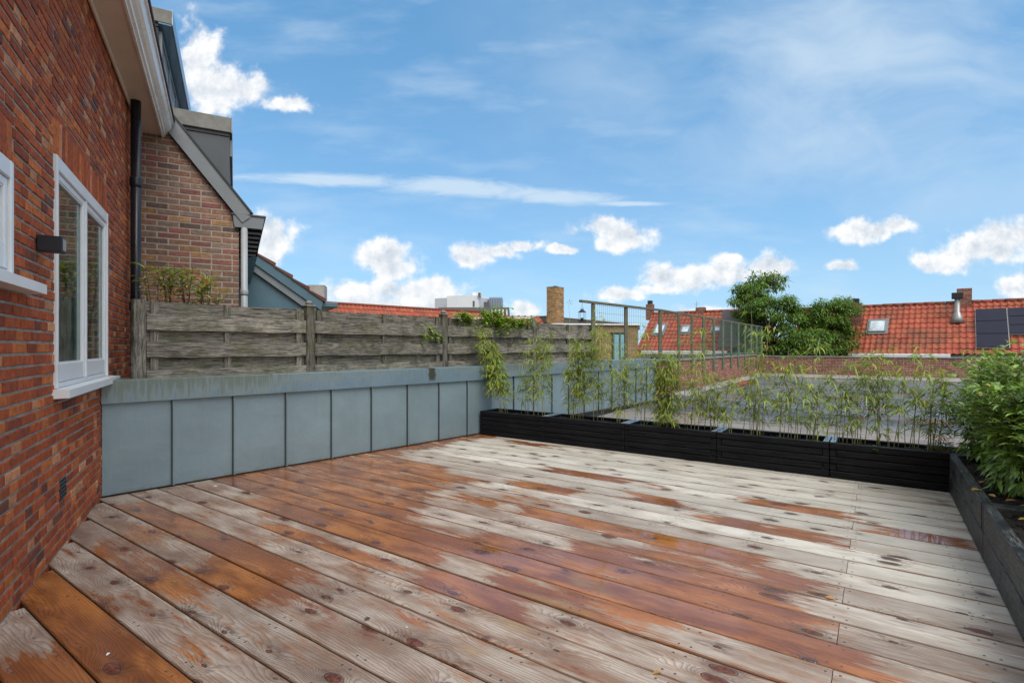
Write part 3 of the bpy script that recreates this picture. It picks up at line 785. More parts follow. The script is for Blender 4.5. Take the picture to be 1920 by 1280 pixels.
# soffit board and moulded gutter
s = MB(); A0, A1 = -7.0, T_END - .015
s.box(Wp(A0, 3.84, -.10), HD * (A1 - A0), HN * .32, Z * .03)
s.bbox(Wp(A0, 3.79, .004), HD * (A1 - A0), HN * .028, Z * .05, .008)
obj('soffit', s, M_soffit, house)
prof = [(.222, 3.815), (.240, 3.812), (.243, 3.835), (.262, 3.842), (.268, 3.862), (.292, 3.880), (.316, 3.905), (.330, 3.940), (.334, 3.965), (.348, 3.972), (.350, 4.005), (.332, 4.010), (.222, 4.01)]
s = MB(); s.prism([Wp(A0, z_, o) for (o, z_) in prof], HD * (A1 - A0 + .01)); obj('gutter', s, M_cream, house)
s = MB(); s.bbox(Wp(A0, 4.0101, .20), HD * (A1 - A0 + .02), HN * .165, Z * .028, .006)
s.prism([Wp(A0, 4.04, .16), Wp(A0, 4.09, .17), Wp(A0, 7.5, -2.9), Wp(A0, 7.4, -2.95)], HD * (A1 - A0))
obj('roof', s, M_darktile, house)
# drainpipe
pc = Wp(1.36, 0, .075); s = MB(); s.smooth = True
s.tube([pc + Z * -.3, pc + Z * 3.84], .047, 20)
obj_p = obj('drainpipe', s, M_blackp, house)
s = MB(); s.smooth = True
for zc in (2.93, 1.62):
    s = MB(); s.smooth = True
    s.tube([pc + Z * zc, pc + Z * (zc + .02), pc + Z * (zc + .09), pc + Z * (zc + .11)], [.049, .057, .057, .050], 20)
    obj('pipe_collar', s, M_blackp, obj_p)

# wall lamp
lp = frame(Wp(-1.70, 1.765), HD)
L_ = thing('wall_lamp', 'small dark box lamp on the brick wall left of the tall white window', 'wall lamp', lp)
s = MB(); s.bbox(Wp(-1.70, 1.765, .0), HD * .085, HN * .105, Z * .085, .003); obj('lamp_body', s, M_blackbox, L_)
s = MB(); s.bbox(Wp(-1.688, 1.775, .1055), HD * .06, HN * .004, Z * .065, .0015); obj('lamp_lens', s, simple('lamp_lens', (.16, .18, .21), .2), L_)

# ------------------------------------------------------------------ zinc clad parapet
def parapet(name, label, Pa, d_, L_tot, npan, hb, ht, side_end=False, first=.0, first_seams=()):
    nn = V((d_.y, -d_.x, 0))             # towards the deck
    fr = frame(Pa, d_)
    t = thing(name, label, 'parapet wall', fr, 'zinc clad parapets')
    core = MB(); core.box(Pa - nn * .022 - Z * 6.4, d_ * L_tot, nn * -.29, Z * (6.4 + hb)); obj('core', core, M_dgrey, t)
    w = (L_tot - first) / npan
    xs = [0.0, first] + list(first_seams) + [L_tot] if first else [w * i for i in range(npan + 1)]
    for i in range(len(xs) - 1):
        m_ = MB(); m_.bbox(Pa + d_ * (xs[i] + .003) - nn * .020 + Z * .014, d_ * (xs[i + 1] - xs[i] - .006), nn * .020, Z * (hb - .012), .002)
        obj('cladding_panel', m_, M_zinc, t)
        if i:
            m_ = MB(); m_.m = 1; m_.bbox(Pa + d_ * (xs[i] - .003) + Z * .012, d_ * .009, nn * .028, Z * (hb - .014), .003)
            m_.m = 0; m_.box(Pa + d_ * (xs[i] - .0095) + Z * .012, d_ * .006, nn * .021, Z * (hb - .014))  # dark strip beside the fold, painted as its shadow
            m_.m = 1; m_.bbox(Pa + d_ * (xs[i] + .0065) + Z * .010, d_ * .016, nn * .006, Z * .04, .001)
            obj('standing_seam', m_, [M_seamshade, M_zinc], t)
    m_ = MB()
    m_.bbox(Pa - d_ * .01 + nn * -.345 + Z * hb, d_ * (L_tot + .045), nn * .385, Z * (ht - hb), .004)
    obj('cap', m_, M_zincap, t)
    for x_ in [2.0 * i + 1.35 for i in range(int((L_tot - 1) / 2) + 1)]:
        m_ = MB(); m_.box(Pa + d_ * x_ - nn * .34 + Z * (ht - .0005), d_ * .02, nn * .384, Z * .004)
        obj('cap_joint', m_, M_zincap, t)
    m_ = MB(); m_.box(Pa - nn * .03 + Z * -.03, d_ * L_tot, nn * .034, Z * .038); obj('foot_gap', m_, M_darkgap, t)
    return t
xe = (-.0390); # end of the near parapet seen at the planter
def span_on(p_, d_, px): r_ = (px - 960) / FPX; return (r_ * p_.y - p_.x) / (d_.x - r_ * d_.y)
L1 = span_on(P0, P1d, 922.5)
first = span_on(P0, P1d, 323)
seams = [span_on(P0, P1d, q) for q in (437, 535.5, 621, 696, 763.5, 822.5, 875.5)]
par1 = parapet('zinc_parapet', 'long low zinc clad parapet with nine panels along the left side of the deck', P0, P1d, L1, 8, .775, .972, first=first, first_seams=seams)
A2 = V((-.245, 7.95, 0)); B2 = V((3.35, 12.05, 0)); d2p = (B2 - A2).normalized()
par2 = parapet('zinc_parapet', 'farther low zinc clad parapet behind the bamboo, ending at the brick wall', A2 - d2p * .1, d2p, (B2 - A2).length + .1, 11, .78, .975)
# short return that closes the step between the two
e1 = P0 + P1d * L1; nn1 = V((P1d.y, -P1d.x, 0))

# ------------------------------------------------------------------ timber fence
Fo = V((-3.306, 4.6, 0)); Fd = V((835, 974, 0)).normalized(); Fn = V((Fd.y, -Fd.x, 0))
fence = thing('timber_fence', 'weathered grey hit and miss board fence with mossy boards behind the zinc parapet', 'fence', frame(Fo, Fd))
rf = random.Random(8)
FZ0, FZ1 = .90, 1.668
xs = [span_on(Fo, Fd, q) for q in (260, 580, 832, 1000, 1119)]
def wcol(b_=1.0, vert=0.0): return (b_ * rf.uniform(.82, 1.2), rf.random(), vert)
for i, x_ in enumerate(xs[:-1]):
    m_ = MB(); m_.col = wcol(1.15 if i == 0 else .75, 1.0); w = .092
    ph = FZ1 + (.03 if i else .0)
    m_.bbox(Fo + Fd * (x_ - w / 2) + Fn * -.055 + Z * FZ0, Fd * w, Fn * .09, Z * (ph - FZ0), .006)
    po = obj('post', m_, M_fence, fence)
    if i:
        c_ = MB(); pcz = Fo + Fd * x_ + Fn * -.01 + Z * ph
        c_.bbox(pcz - Fd * .055 - Fn * .055, Fd * .11, Fn * .11, Z * .018, .005)
        c_.smooth = True; c_.lathe(pcz + Z * .018, [(.012, 0), (.030, .004), (.038, .018), (.036, .034), (.024, .047), (.004, .052)], 16)
        obj('post_cap', c_, M_lead, po)
def rough_board(m_, o, L, w, h, th=.019, col=None):
    # plank along Fd with uneven edges and a slight bow
    m_.col = col or wcol()
    n_ = 14; k = len(m_.v); a = rf.uniform(0, 6); 
    for i in range(n_ + 1):
        x_ = L * i / n_
        b0 = .003 * sin(a + i * .9) + rf.uniform(-.002, .002); b1 = .003 * sin(a * 2 + i * .7) + rf.uniform(-.0025, .0025)
        bo = .004 * sin(a + 3.1 * i / n_)
        for (q, zz) in ((0, b0), (th, b0), (th, h + b1), (0, h + b1)):
            m_.v.append(o + Fd * x_ + Fn * (q + bo) + Z * zz)
    for i in range(n_):
        for j_ in range(4):
            j2 = (j_ + 1) % 4; a_, b_, c_, d_ = k + i * 4 + j_, k + i * 4 + j2, k + i * 4 + 4 + j2, k + i * 4 + 4 + j_
            m_.face((a_, b_, c_, d_))
    m_.face([k + j_ for j_ in (3, 2, 1, 0)]); e = k + n_ * 4; m_.face([e + j_ for j_ in range(4)])
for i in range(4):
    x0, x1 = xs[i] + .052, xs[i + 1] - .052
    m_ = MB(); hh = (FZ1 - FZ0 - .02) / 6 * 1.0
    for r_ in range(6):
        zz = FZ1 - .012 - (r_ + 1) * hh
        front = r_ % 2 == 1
        rough_board(m_, Fo + Fd * x0 + Fn * (.014 if front else -.034) + Z * (zz - .006), x1 - x0, 0, hh + .018 if front else hh + .010, col=wcol((1.15 if front else .85) * (1.1 if i == 0 else .9)))  # recessed boards tinted darker, standing in for the shade behind the front ones
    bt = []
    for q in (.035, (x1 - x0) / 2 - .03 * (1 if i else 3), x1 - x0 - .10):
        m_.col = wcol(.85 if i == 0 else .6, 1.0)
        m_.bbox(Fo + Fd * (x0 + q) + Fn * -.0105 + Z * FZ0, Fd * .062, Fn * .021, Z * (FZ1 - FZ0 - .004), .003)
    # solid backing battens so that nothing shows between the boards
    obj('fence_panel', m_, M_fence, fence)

# ------------------------------------------------------------------ brick parapet walls round the flat roof
def low_wall(label, O, d_, L, zt, seed, zb=-.05, ch=.0625, coping=.05, bondj=.012):
    nn = V((d_.y, -d_.x, 0)); t = thing('brick_parapet', label, 'low brick wall', frame(O, d_), 'low brick walls round the flat roof')
    m_ = MB(); brickwall(m_, O, d_, nn, lambda z_: (0, L), zb, zt - coping, .22, ch, random.Random(seed), pal_far, depth=.008, bond='run', j=bondj, fine=False)
    k_ = len(m_.v); m_.col = (.99, 1, 1); m_.m = 1
    m_.box(O + Z * -6.4, d_ * L, nn * -.30, Z * (6.4 + zt - coping)); obj('wall', m_, [M_brick2, M_mortar2], t)
    m_ = MB(); x_ = 0
    r2 = random.Random(seed)
    while x_ < L - .3:
        w = min(r2.uniform(.9, 1.1), L - x_)
        m_.bbox(O + d_ * (x_ + .003) + nn * -.34 + Z * (zt - coping + r2.uniform(0, .006)), d_ * (w - .006), nn * .38, Z * coping, .01); x_ += w
    obj('coping', m_, M_lead, t)
    m_ = MB(); m_.prism([O + nn * .012 + Z * .10, O + nn * .10 + Z * -.03, O + nn * -.001 + Z * -.04, O + nn * -.001 + Z * .105], d_ * L); obj('flashing', m_, simple('roof_flashing', (.26, .25, .24), .6, var=.3, scale=2), t)
    return t
uL = -4.18
BW = G(uL, 11.75); BE = G(uL, 25.0)
low_wall('low brick wall with pale joints running away under the green wire fence', BW, Vv, 13.2, .93, 41)
low_wall('long low red brick wall across the back of the flat roof', G(uL, 25.0), U, 24, .86, 42)

# ------------------------------------------------------------------ green wire mesh fence
mf = thing('wire_fence', 'tall green wire mesh fence on wooden posts above the brick wall', 'fence', frame(BW, Vv))
pts = [hit(1122, 650, A2, V((d2p.y, -d2p.x, 0))), hit(1183, 650, A2, V((d2p.y, -d2p.x, 0)))]
pts = [V((q.x, q.y, 0)) + V((-d2p.y, d2p.x, 0)) * .12 for q in pts] + [G(uL - .05, 12.15)]
pts += [G(uL + .03, 12.15 + 1.16 * i) for i in range(1, 12)]
start = pts[0] - d2p * .45
TOPZ = 2.13
for i, q in enumerate(pts):
    m_ = MB(); w = .075 if i < 3 else .06; zb = .50 if i >= 3 else .95
    m_.bbox(q + V((-w / 2, -w / 2, zb)), V((w, 0, 0)), V((0, w, 0)), Z * (TOPZ - zb - .03), .005)
    obj('post', m_, M_greenpost if i > 4 else M_brownpost, mf)
m_ = MB()
ch_ = [start] + pts[1:]
line = [start, pts[2], pts[-1]]
for a, b_ in zip(line, line[1:]):
    dd = (b_ - a); e = dd.normalized(); nn = V((e.y, -e.x, 0))
    m_.bbox(a + Z * (TOPZ - .03) - nn * .035, dd, nn * .07, Z * .045, .005)
obj('top_rail', m_, M_brownpost, mf)
m_ = MB()
a, b_ = pts[3], pts[-1]; dd = b_ - a; e = dd.normalized(); nn = V((e.y, -e.x, 0))
m_.bbox(pts[2] + Z * .98 - nn * .02, b_ - pts[2], nn * .05, Z * .05, .005)
obj('bottom_rail', m_, M_greenpost, mf)
for i in range(len(pts) - 1):
    a, b_ = pts[i], pts[i + 1]; L = (b_ - a).length; e = (b_ - a).normalized(); m_ = MB()
    r_ = .0026; zlo = 1.0
    nv = max(4, int(L / .075))
    for j_ in range(1, nv):
        m_.tube([a + e * (L * j_ / nv) + Z * zlo, a + e * (L * j_ / nv) + Z * 2.10], r_, 3, False)
    for j_ in range(8):
        zz = 2.08 - j_ * .15; m_.tube([a + Z * zz, b_ + Z * zz], r_, 3, False)
    obj('wire_mesh', m_, M_wire, mf)
# lantern on the end of the rail
lc = start + Z * (TOPZ - .03) + d2p * .06
lan = thing('lantern', 'small black hanging lantern at the near end of the wire fence rail', 'lantern', M.Translation(lc - Z * .30))
m_ = MB(); m_.tube([lc, lc - Z * .10], .003, 5); m_.tube([lc - Z * .13 + V((.03 * cos(t_), 0, .03 * sin(t_))) for t_ in [pi * i / 8 for i in range(9)]], .003, 5); obj('hanger', m_, M_blackbox, lan)
m_ = MB(); m_.lathe(lc - Z * .19, [(.078, 0), (.075, .008), (.045, .03), (.03, .05), (.012, .065)], 12); obj('lid', m_, M_blackbox, lan)
m_ = MB()
for i in range(6):
    w = 2 * pi * i / 6; q = lc + V((.07 * cos(w), .07 * sin(w), 0)); m_.tube([q - Z * .19, q - Z * .36], .003, 4)
m_.lathe(lc - Z * .375, [(.076, 0), (.076, .015), (.07, .018)], 12); m_.lathe(lc - Z * .357, [(.03, 0), (.03, .06), (.004, .062)], 8)
obj('cage', m_, M_blackbox, lan)

# ------------------------------------------------------------------ neighbour's gable
NF = V((974, 520, 0)).normalized(); ND = V((-520, 974, 0)).normalized()
C0 = Q + HD * T_END
def Np(s_, z_, t=0.0): return C0 + NF * s_ + ND * t + Z * z_
nh = thing('neighbour_house', 'brown brick gable house with steep roof and two dark dormers behind the fence', 'house', frame(C0, NF))
SE = 1.062
def zroof(s_): return 3.99 - (s_ - .266) * 1.27
def smax(z_): return min(SE, .266 + (3.93 - z_) / 1.27)
b2 = MB()
brickwall(b2, Np(0, 0), NF, -ND, lambda z_: (-.55 if z_ > 3.8 else 0.0, smax(z_)) if smax(z_) > -.5 else None, -.2, 4.6, .232, .0715, random.Random(77), pal_mix, depth=.004, bond='run', j=.014)
b2.col = (.99, 1, 1); b2.m = 1
b2.prism([Np(-3, -6.4), Np(SE, -6.4), Np(SE, zroof(SE) - .08), Np(-3, zroof(-3) - .08)], ND * 4.1)
obj('wall', b2, [M_brick2, simple('grey_mortar', (.34, .295, .245), .95, var=.3, scale=10, bmp=.003)], nh)
s = MB()   # roof slab, verge board
s.prism([Np(1.22, zroof(1.22) + .0, -.04), Np(-3.2, zroof(-3.2) + .0, -.04), Np(-3.2, zroof(-3.2) + .20, -.04), Np(1.22, zroof(1.22) + .20, -.04)], ND * 4.2)
roof = obj('roof', s, M_darktile, nh)
s = MB()
s.prism([Np(1.10, zroof(1.10) - .07, -.075), Np(-1.2, zroof(-1.2) - .07, -.075), Np(-1.2, zroof(-1.2) + .19, -.075), Np(1.19, zroof(1.19) + .19, -.075), Np(1.19, zroof(1.19) + .12, -.075)], ND * .032)
obj('verge_board', s, M_grey, nh)
s = MB(); s.prism([Np(1.2, zroof(1.2) + .19, -.09), Np(-1.2, zroof(-1.2) + .19, -.09), Np(-1.2, zroof(-1.2) + .225, -.09), Np(1.23, zroof(1.23) + .225, -.09)], ND * .07)
obj('verge_trim', s, M_blackp, nh)
s = MB(); s.prism([Np(.99, 2.955, -.06), Np(1.365, 2.955, -.06), Np(1.335, 2.80, -.06), Np(1.015, 2.80, -.06)], ND * 4.3); gt = obj('gutter', s, M_grey, nh)
s = MB(); s.bbox(Np(.975, 2.955, -.075), NF * .405, ND * 4.3, Z * .022, .004); obj('gutter_rim', s, M_dgrey, gt)
s = MB(); s.prism([Np(1.065, 2.795, .06), Np(1.33, 2.795, .06), Np(1.29, 2.50, .35), Np(1.065, 2.45, .35)], ND * 3.6)
for i in range(6): s.box(Np(1.07, 2.74 - i * .05, .04 + i * .05), NF * (.25 - i * .01), ND * .05, Z * .03)
obj('eave_soffit', s, M_blackp, nh)
s = MB(); s.smooth = True; pq = Np(1.125, 0, -.03); s.tube([pq + Z * -.2, pq + Z * 2.80], .04, 16); s.tube([pq + Z * 1.92, pq + Z * 1.94, pq + Z * 1.99, pq + Z * 2.0], [.042, .047, .047, .042], 16)
obj('drainpipe', s, M_greypipe, nh)
# lower dormer
def dormer(s0, s1, z0, z1, t0, t1, cap, npan, over):
    s = MB(); s.bbox(Np(s0, z0, t0), NF * (s1 - s0), ND * (t1 - t0), Z * (z1 - z0), .004); d_ = obj('dormer', s, M_dgrey if over < .1 else M_darkglass, nh)
    s = MB(); s.bbox(Np(s0 - .05, z1, t0 - .05), NF * (s1 - s0 + over + .05), ND * (t1 - t0 + .1), Z * cap, .006); obj('dormer_roof', s, M_lead, d_)
    s = MB(); s.bbox(Np(s1 + over, z1 - .012, t0 - .058), NF * .012, ND * (t1 - t0 + .116), Z * (cap + .03), .003); obj('edge_trim', s, M_metalstrip, d_)
    s = MB(); s.bbox(Np(s0 - .02, z1 - .045, t0 - .015), NF * (s1 - s0 + .02), ND * .02, Z * .046, .003); obj('shadow_batten', s, M_blackp, d_)
    if over > .1:
        s = MB(); s.box(Np(s1 + .002, z1 - .020, t0 - .045), NF * (over - .004), ND * (t1 - t0 + .09), Z * .018); obj('dormer_soffit', s, M_bluegloss, d_)
    w = (t1 - t0 - .1) / npan
    for i in range(npan):
        f = MB(); a = t0 + .05 + i * w; fz0, fz1 = z0 + (.25 if over > .1 else .95), z1 - .07
        if fz1 - fz0 < .1: fz0 = z0 + .4
        f.box(Np(s1, fz0, a), NF * .03, ND * .05, Z * (fz1 - fz0)); f.box(Np(s1, fz0, a + w - .08), NF * .03, ND * .05, Z * (fz1 - fz0))
        f.box(Np(s1, fz0, a + .05), NF * .028, ND * (w - .13), Z * .05); f.box(Np(s1, fz1 - .05, a + .05), NF * .028, ND * (w - .13), Z * .05)
        wo = obj('window', f, M_grey, d_)
        g = MB(); g.box(Np(s1, fz0 + .05, a + .05), NF * .01, ND * (w - .13), Z * (fz1 - fz0 - .1)); obj('pane', g, M_darkglass if over < .1 else M_skylight, wo)
dormer(-.5, .955, 2.9, 4.14, .36, 3.0, .20, 2, .02)
dormer(-1.3, .185, 3.9, 5.24, .05, 3.0, .17, 3, .14)

# low rear wing with a tiled verge
T2 = 4.25
def Ap(s_, z_, t=0.0): return Np(s_, z_, T2 + t)
def zv(s_): return 3.147 - (s_ - 1.469) * .705
an = thing('rear_wing', 'blue grey boarded rear wing with a dark tiled sloping roof edge', 'house', frame(Ap(1.0, 0), NF))
s = MB(); s.prism([Ap(-.5, -6.4), Ap(2.62, -6.4), Ap(2.62, zv(2.62) - .22), Ap(-.5, zv(-.5) - .22)], ND * 3.5); obj('wall', s, M_bluep, an)
s = MB(); s.prism([Ap(1.2, zv(1.2) - .27, -.09), Ap(2.66, zv(2.66) - .27, -.09), Ap(2.70, zv(2.66) - .07, -.09), Ap(1.2, zv(1.2) - .05, -.09)], ND * .10); obj('verge_board', s, M_bluep, an)
s = MB(); s.prism([Ap(1.2, zv(1.2) - .40, -.05), Ap(2.5, zv(2.5) - .42, -.05), Ap(2.6, zv(2.6) - .27, -.05), Ap(1.2, zv(1.2) - .27, -.05)], ND * .06)
s.prism([Ap(1.2, zv(1.2) - .44, -.08), Ap(2.46, zv(2.46) - .46, -.08), Ap(2.5, zv(2.5) - .40, -.08), Ap(1.2, zv(1.2) - .40, -.08)], ND * .09); obj('moulding', s, M_grey, an)
s = MB(); rr_ = random.Random(4)
for i in range(12):
    a0 = 2.75 - i * .33; 
    for t_ in range(12):
        k_ = rr_.uniform(.75, 1.25); s.col = (k_, k_, k_)
        y0 = -.12 + t_ * .30
        s.prism([Ap(a0, zv(a0) - .035, y0), Ap(a0 - .36, zv(a0 - .36) - .055, y0), Ap(a0 - .36, zv(a0 - .36) - .02, y0), Ap(a0 + .01, zv(a0) + .045, y0)], ND * .29)
    if a0 < .6: break
obj('roof', s, tile_mat('brown_clay_tile', (.13, .05, .04)), an)
s = MB(); s.bbox(Ap(2.4, zv(2.66) - .19, -.03), NF * .62, ND * 3, Z * .10, .01); obj('gutter', s, M_bluep, an)
s = MB(); q0 = at(576, 560, 14.5); s.box(V((q0.x, q0.y, 0)), V((.47, .02, 0)), V((-.1, .5, 0)), Z * (H + 116 / FPX * 14.5))
ck = obj('chimney_stack', s, M_concrete); tag(ck, 'squat grey rendered chimney just behind the dark tiled roof edge', 'chimney')

# ------------------------------------------------------------------ planters
def planter(label, o, e, w_in, L, Hh, D_, matx, nb=5, seed=0, vis_gap=True):
    """o: front lower corner on the deck side, e: along, w_in: direction of depth"""
    t = thing('planter', label, 'planter', frame(o, e), 'black timber planters')
    r_ = random.Random(seed); bh = Hh / nb; th = .052
    def beam(m_, a, dd, ww, z_, lng, o_):
        m_.col = (1.0, r_.random(), 0.0)
        m_.bbox(a + Z * (z_ + .003) + ww * r_.uniform(-.002, .002), dd * lng, ww * th, Z * (bh - .005), .006)
    f = MB(); bk = MB(); l_ = MB(); rt = MB()
    for i in range(nb):
        z_ = .004 + i * bh
        sh = (i % 2 == 1)       # box joint: long and short courses by turns
        d0 = 0.0 if not sh else th + .002
        beam(f, o + e * d0, e, w_in, z_, L - 2 * d0, 0); beam(bk, o + e * d0 + w_in * (D_ - th), e, w_in, z_, L - 2 * d0, 0)
        s0 = th + .004 if not sh else 0.004
        for (m_, base) in ((l_, o), (rt, o + e * (L - th))):
            m_.col = (1.0, r_.random(), 0.0)
            m_.bbox(base + w_in * s0 + Z * (z_ + .0015), e * th, w_in * (D_ - 2 * s0), Z * (bh - .003), .0035)
    obj('front_boards', f, matx, t); obj('back_boards', bk, matx, t); obj('side_boards', l_, matx, t); obj('side_boards', rt, matx, t)
    # soil with an uneven surface
    s = MB(); nx, ny = 40, 12; k = len(s.v); s.smooth = True
    for i in range(nx + 1):
        for j_ in range(ny + 1):
            zz = Hh - .045 + r_.uniform(-.012, .018) + .008 * sin(i * .5 + seed)
            s.v.append(o + e * (th + (L - 2 * th) * i / nx) + w_in * (th + (D_ - 2 * th) * j_ / ny) + Z * zz)
    for i in range(nx):
        for j_ in range(ny): s.face((k + i * (ny + 1) + j_, k + (i + 1) * (ny + 1) + j_, k + (i + 1) * (ny + 1) + j_ + 1, k + i * (ny + 1) + j_ + 1))
    r3 = r_
    for _ in range(160):
        c_ = o + e * r3.uniform(th + .01, L - th - .01) + w_in * r3.uniform(th + .01, D_ - th - .01) + Z * (Hh - .036)
        g = r3.uniform(.006, .016)
        s.bbox(c_, V((g, 0, 0)), V((0, g * 1.2, 0)), Z * g, g * .3)
    obj('soil', s, M_soil, t)
    return t
PH = .335; PD = .42
def u_front(px): r_ = (px - 960) / FPX; a = 5.80; Y = a / (r_ * Vv.x + Vv.y); return (V((r_ * Y, Y, 0))).dot(U)
us = [u_front(q) for q in (899.5, 1021, 1170.5, 1342.5, 1555)] + [.50]
labs = ['short black planter in the far left corner beside the zinc parapet', 'second black planter from the far left corner of the deck', 'middle black planter of the five along the back of the deck',
        'fourth black planter along the back, left of the right hand corner one', 'black planter at the right end of the back row, in the corner']
for i in range(5):
    planter(labs[i], G(us[i] + .002, 5.80), U, Vv, us[i + 1] - us[i] - .004 if i < 4 else us[5] - us[4] + .40, PH, PD, M_black, seed=i)
    if i:
        s = MB(); s.bbox(G(us[i] - .052, 5.815, PH + .006), U * .046, Vv * .39, Z * .003, .001); s.bbox(G(us[i] + .006, 5.815, PH + .006), U * .046, Vv * .39, Z * .003, .001)
        tag(obj('corner_strip', s, M_metalstrip, fr=DECKM), ['', 'wet metal strip on the joint right of the short corner planter', 'wet metal strip between the second and middle back planters', 'wet metal strip on the joint right of the middle back planter', 'wet metal strip left of the corner planter at the right'][i], 'metal strip', 'metal strips on the planter joints')
planter('worn black planter on the right, under the big leafed shrubs nearest the corner', G(.503, 5.795), -Vv, U, 1.735, PH, PD, M_worn, seed=11, nb=2)
planter('worn black planter in the foreground at the right edge', G(.503, 4.055), -Vv, U, 1.735, PH, PD, M_worn, seed=12, nb=2)
planter('nearest worn black planter, mostly outside the right edge of the picture', G(.503, 2.315), -Vv, U, 1.735, PH, PD, M_worn, seed=13, nb=2)
#PLANTS
# ------------------------------------------------------------------ leaves and plants
def leaf(m_, o, d_, up, L, w, col, fold=.25, droop=.3):
    """a pointed leaf folded along its midrib and bent down"""
    d_ = d_.normalized(); s_ = d_.cross(up)
    if s_.length < 1e-3: s_ = d_.orthogonal()
    s_.normalize(); n_ = s_.cross(d_)
    p1 = o + d_ * L * .35 - Z * L * droop * .12; p2 = o + d_ * L * .7 - Z * L * droop * .42; p3 = o + d_ * L - Z * L * droop
    k = len(m_.v); m_.col = col
    m_.v += [o, p1 + s_ * w * .5 + n_ * w * fold, p2 + s_ * w * .38 + n_ * w * fold, p3, p2 - s_ * w * .38 + n_ * w * fold, p1 - s_ * w * .5 + n_ * w * fold, p1, p2]
    m_.face((k, k + 1, k + 6)); m_.face((k, k + 6, k + 5))
    m_.face((k + 6, k + 1, k + 2, k + 7)); m_.face((k + 6, k + 7, k + 4, k + 5)); m_.face((k + 7, k + 2, k + 3)); m_.face((k + 7, k + 3, k + 4))
def rv(r_, s=1.0): return V((r_.uniform(-s, s), r_.uniform(-s, s), r_.uniform(-s, s)))

def bamboo_proto(seed, h, ncane, dens, lean, low=.12, leafh=1.0, width=.10):
    r_ = random.Random(seed); cn = MB(); lf = MB(); cn.smooth = True
    for c_ in range(ncane):
        b0 = V((r_.uniform(-width, width), r_.uniform(-.05, .05), -.03)); hh = h * r_.uniform(.62, 1.0) if c_ else h
        ln = V((lean * .9 + r_.uniform(-.10, .10), r_.uniform(-.10, .10), 1)).normalized()
        pts_ = []; nseg = 9
        curve = V((lean * 1.2 + r_.uniform(-.10, .10), r_.uniform(-.1, .1), 0))
        for i in range(nseg + 1):
            t = i / nseg; pts_.append(b0 + ln * hh * t + curve * (t ** 2.6) * hh * .5)
        thick = r_.uniform(.0028, .0048)
        cn.tube(pts_, [thick * (1 - .75 * i / nseg) for i in range(nseg + 1)], 5)
        nb = int(dens * hh * 1.0)
        for _ in range(nb):
            t = r_.uniform(low, 1.0) ** .85; i = min(int(t * nseg), nseg - 1); f_ = t * nseg - i
            q = pts_[i].lerp(pts_[i + 1], f_)
            az = r_.uniform(0, 2 * pi); bl = r_.uniform(.05, .17) * (1.15 - .5 * t)
            bd = V((cos(az), sin(az) * .8, r_.uniform(.1, .9))).normalized()
            e_ = q + bd * bl; cn.tube([q, e_], [.0011, .0007], 3, False)
            for l_ in range(r_.randint(3, 6)):
                a2 = az + r_.uniform(-1.1, 1.1)
                dd = V((cos(a2), sin(a2), r_.uniform(-.35, .35)))
                k_ = r_.uniform(.65, 1.25); ye = r_.random()
                col = (k_ * (1 + .55 * (ye > .8)), k_ * (1 + .1 * (ye > .8)), k_ * r_.uniform(.7, 1.2))
                leaf(lf, q.lerp(e_, r_.uniform(.4, 1.0)), dd, Z, r_.uniform(.055, .115), r_.uniform(.009, .0155), col, .2, r_.uniform(.15, .9))
    return cn, lf
protos = {}
def bamboo(px, ptop, dens, lean, ncane, label, dv=.2, key=None, low=.12, top_off=0.0):
    """one clump in the back row; px where its foot is seen, ptop picture height of its tip"""
    base = hit(px, 650, G(0, 5.80 + dv), Vv); base.z = PH - .02
    h = H + (650 - ptop) / FPX * base.y - base.z
    key = key or (ncane, dens, round(lean, 2), low)
    t = thing('bamboo_plant', label, 'bamboo', M.Translation(base) @ M.Rotation(-.61, 4, 'Z'), 'bamboo clumps in the back planters')
    if key in protos and abs(protos[key][2] / h - 1) < .22:
        cm, lm, h0 = protos[key]
        for nm, me in (('canes', cm), ('foliage', lm)):
            o = bpy.data.objects.new(nm, me); COL.objects.link(o); o.parent = t; o.rotation_euler.z = 0
        t.scale = (1, 1, h / h0) if h else (1, 1, 1)
    else:
        cn, lf = bamboo_proto(len(protos) * 7 + 3, h, ncane, dens, lean, low)
        mw = WM[t.name]
        cn.v = [mw @ q for q in cn.v]; lf.v = [mw @ q for q in lf.v]
        a = obj('canes', cn, M_cane, t); b_ = obj('foliage', lf, M_bleaf, t); protos[key] = (a.data, b_.data, h)
    return t
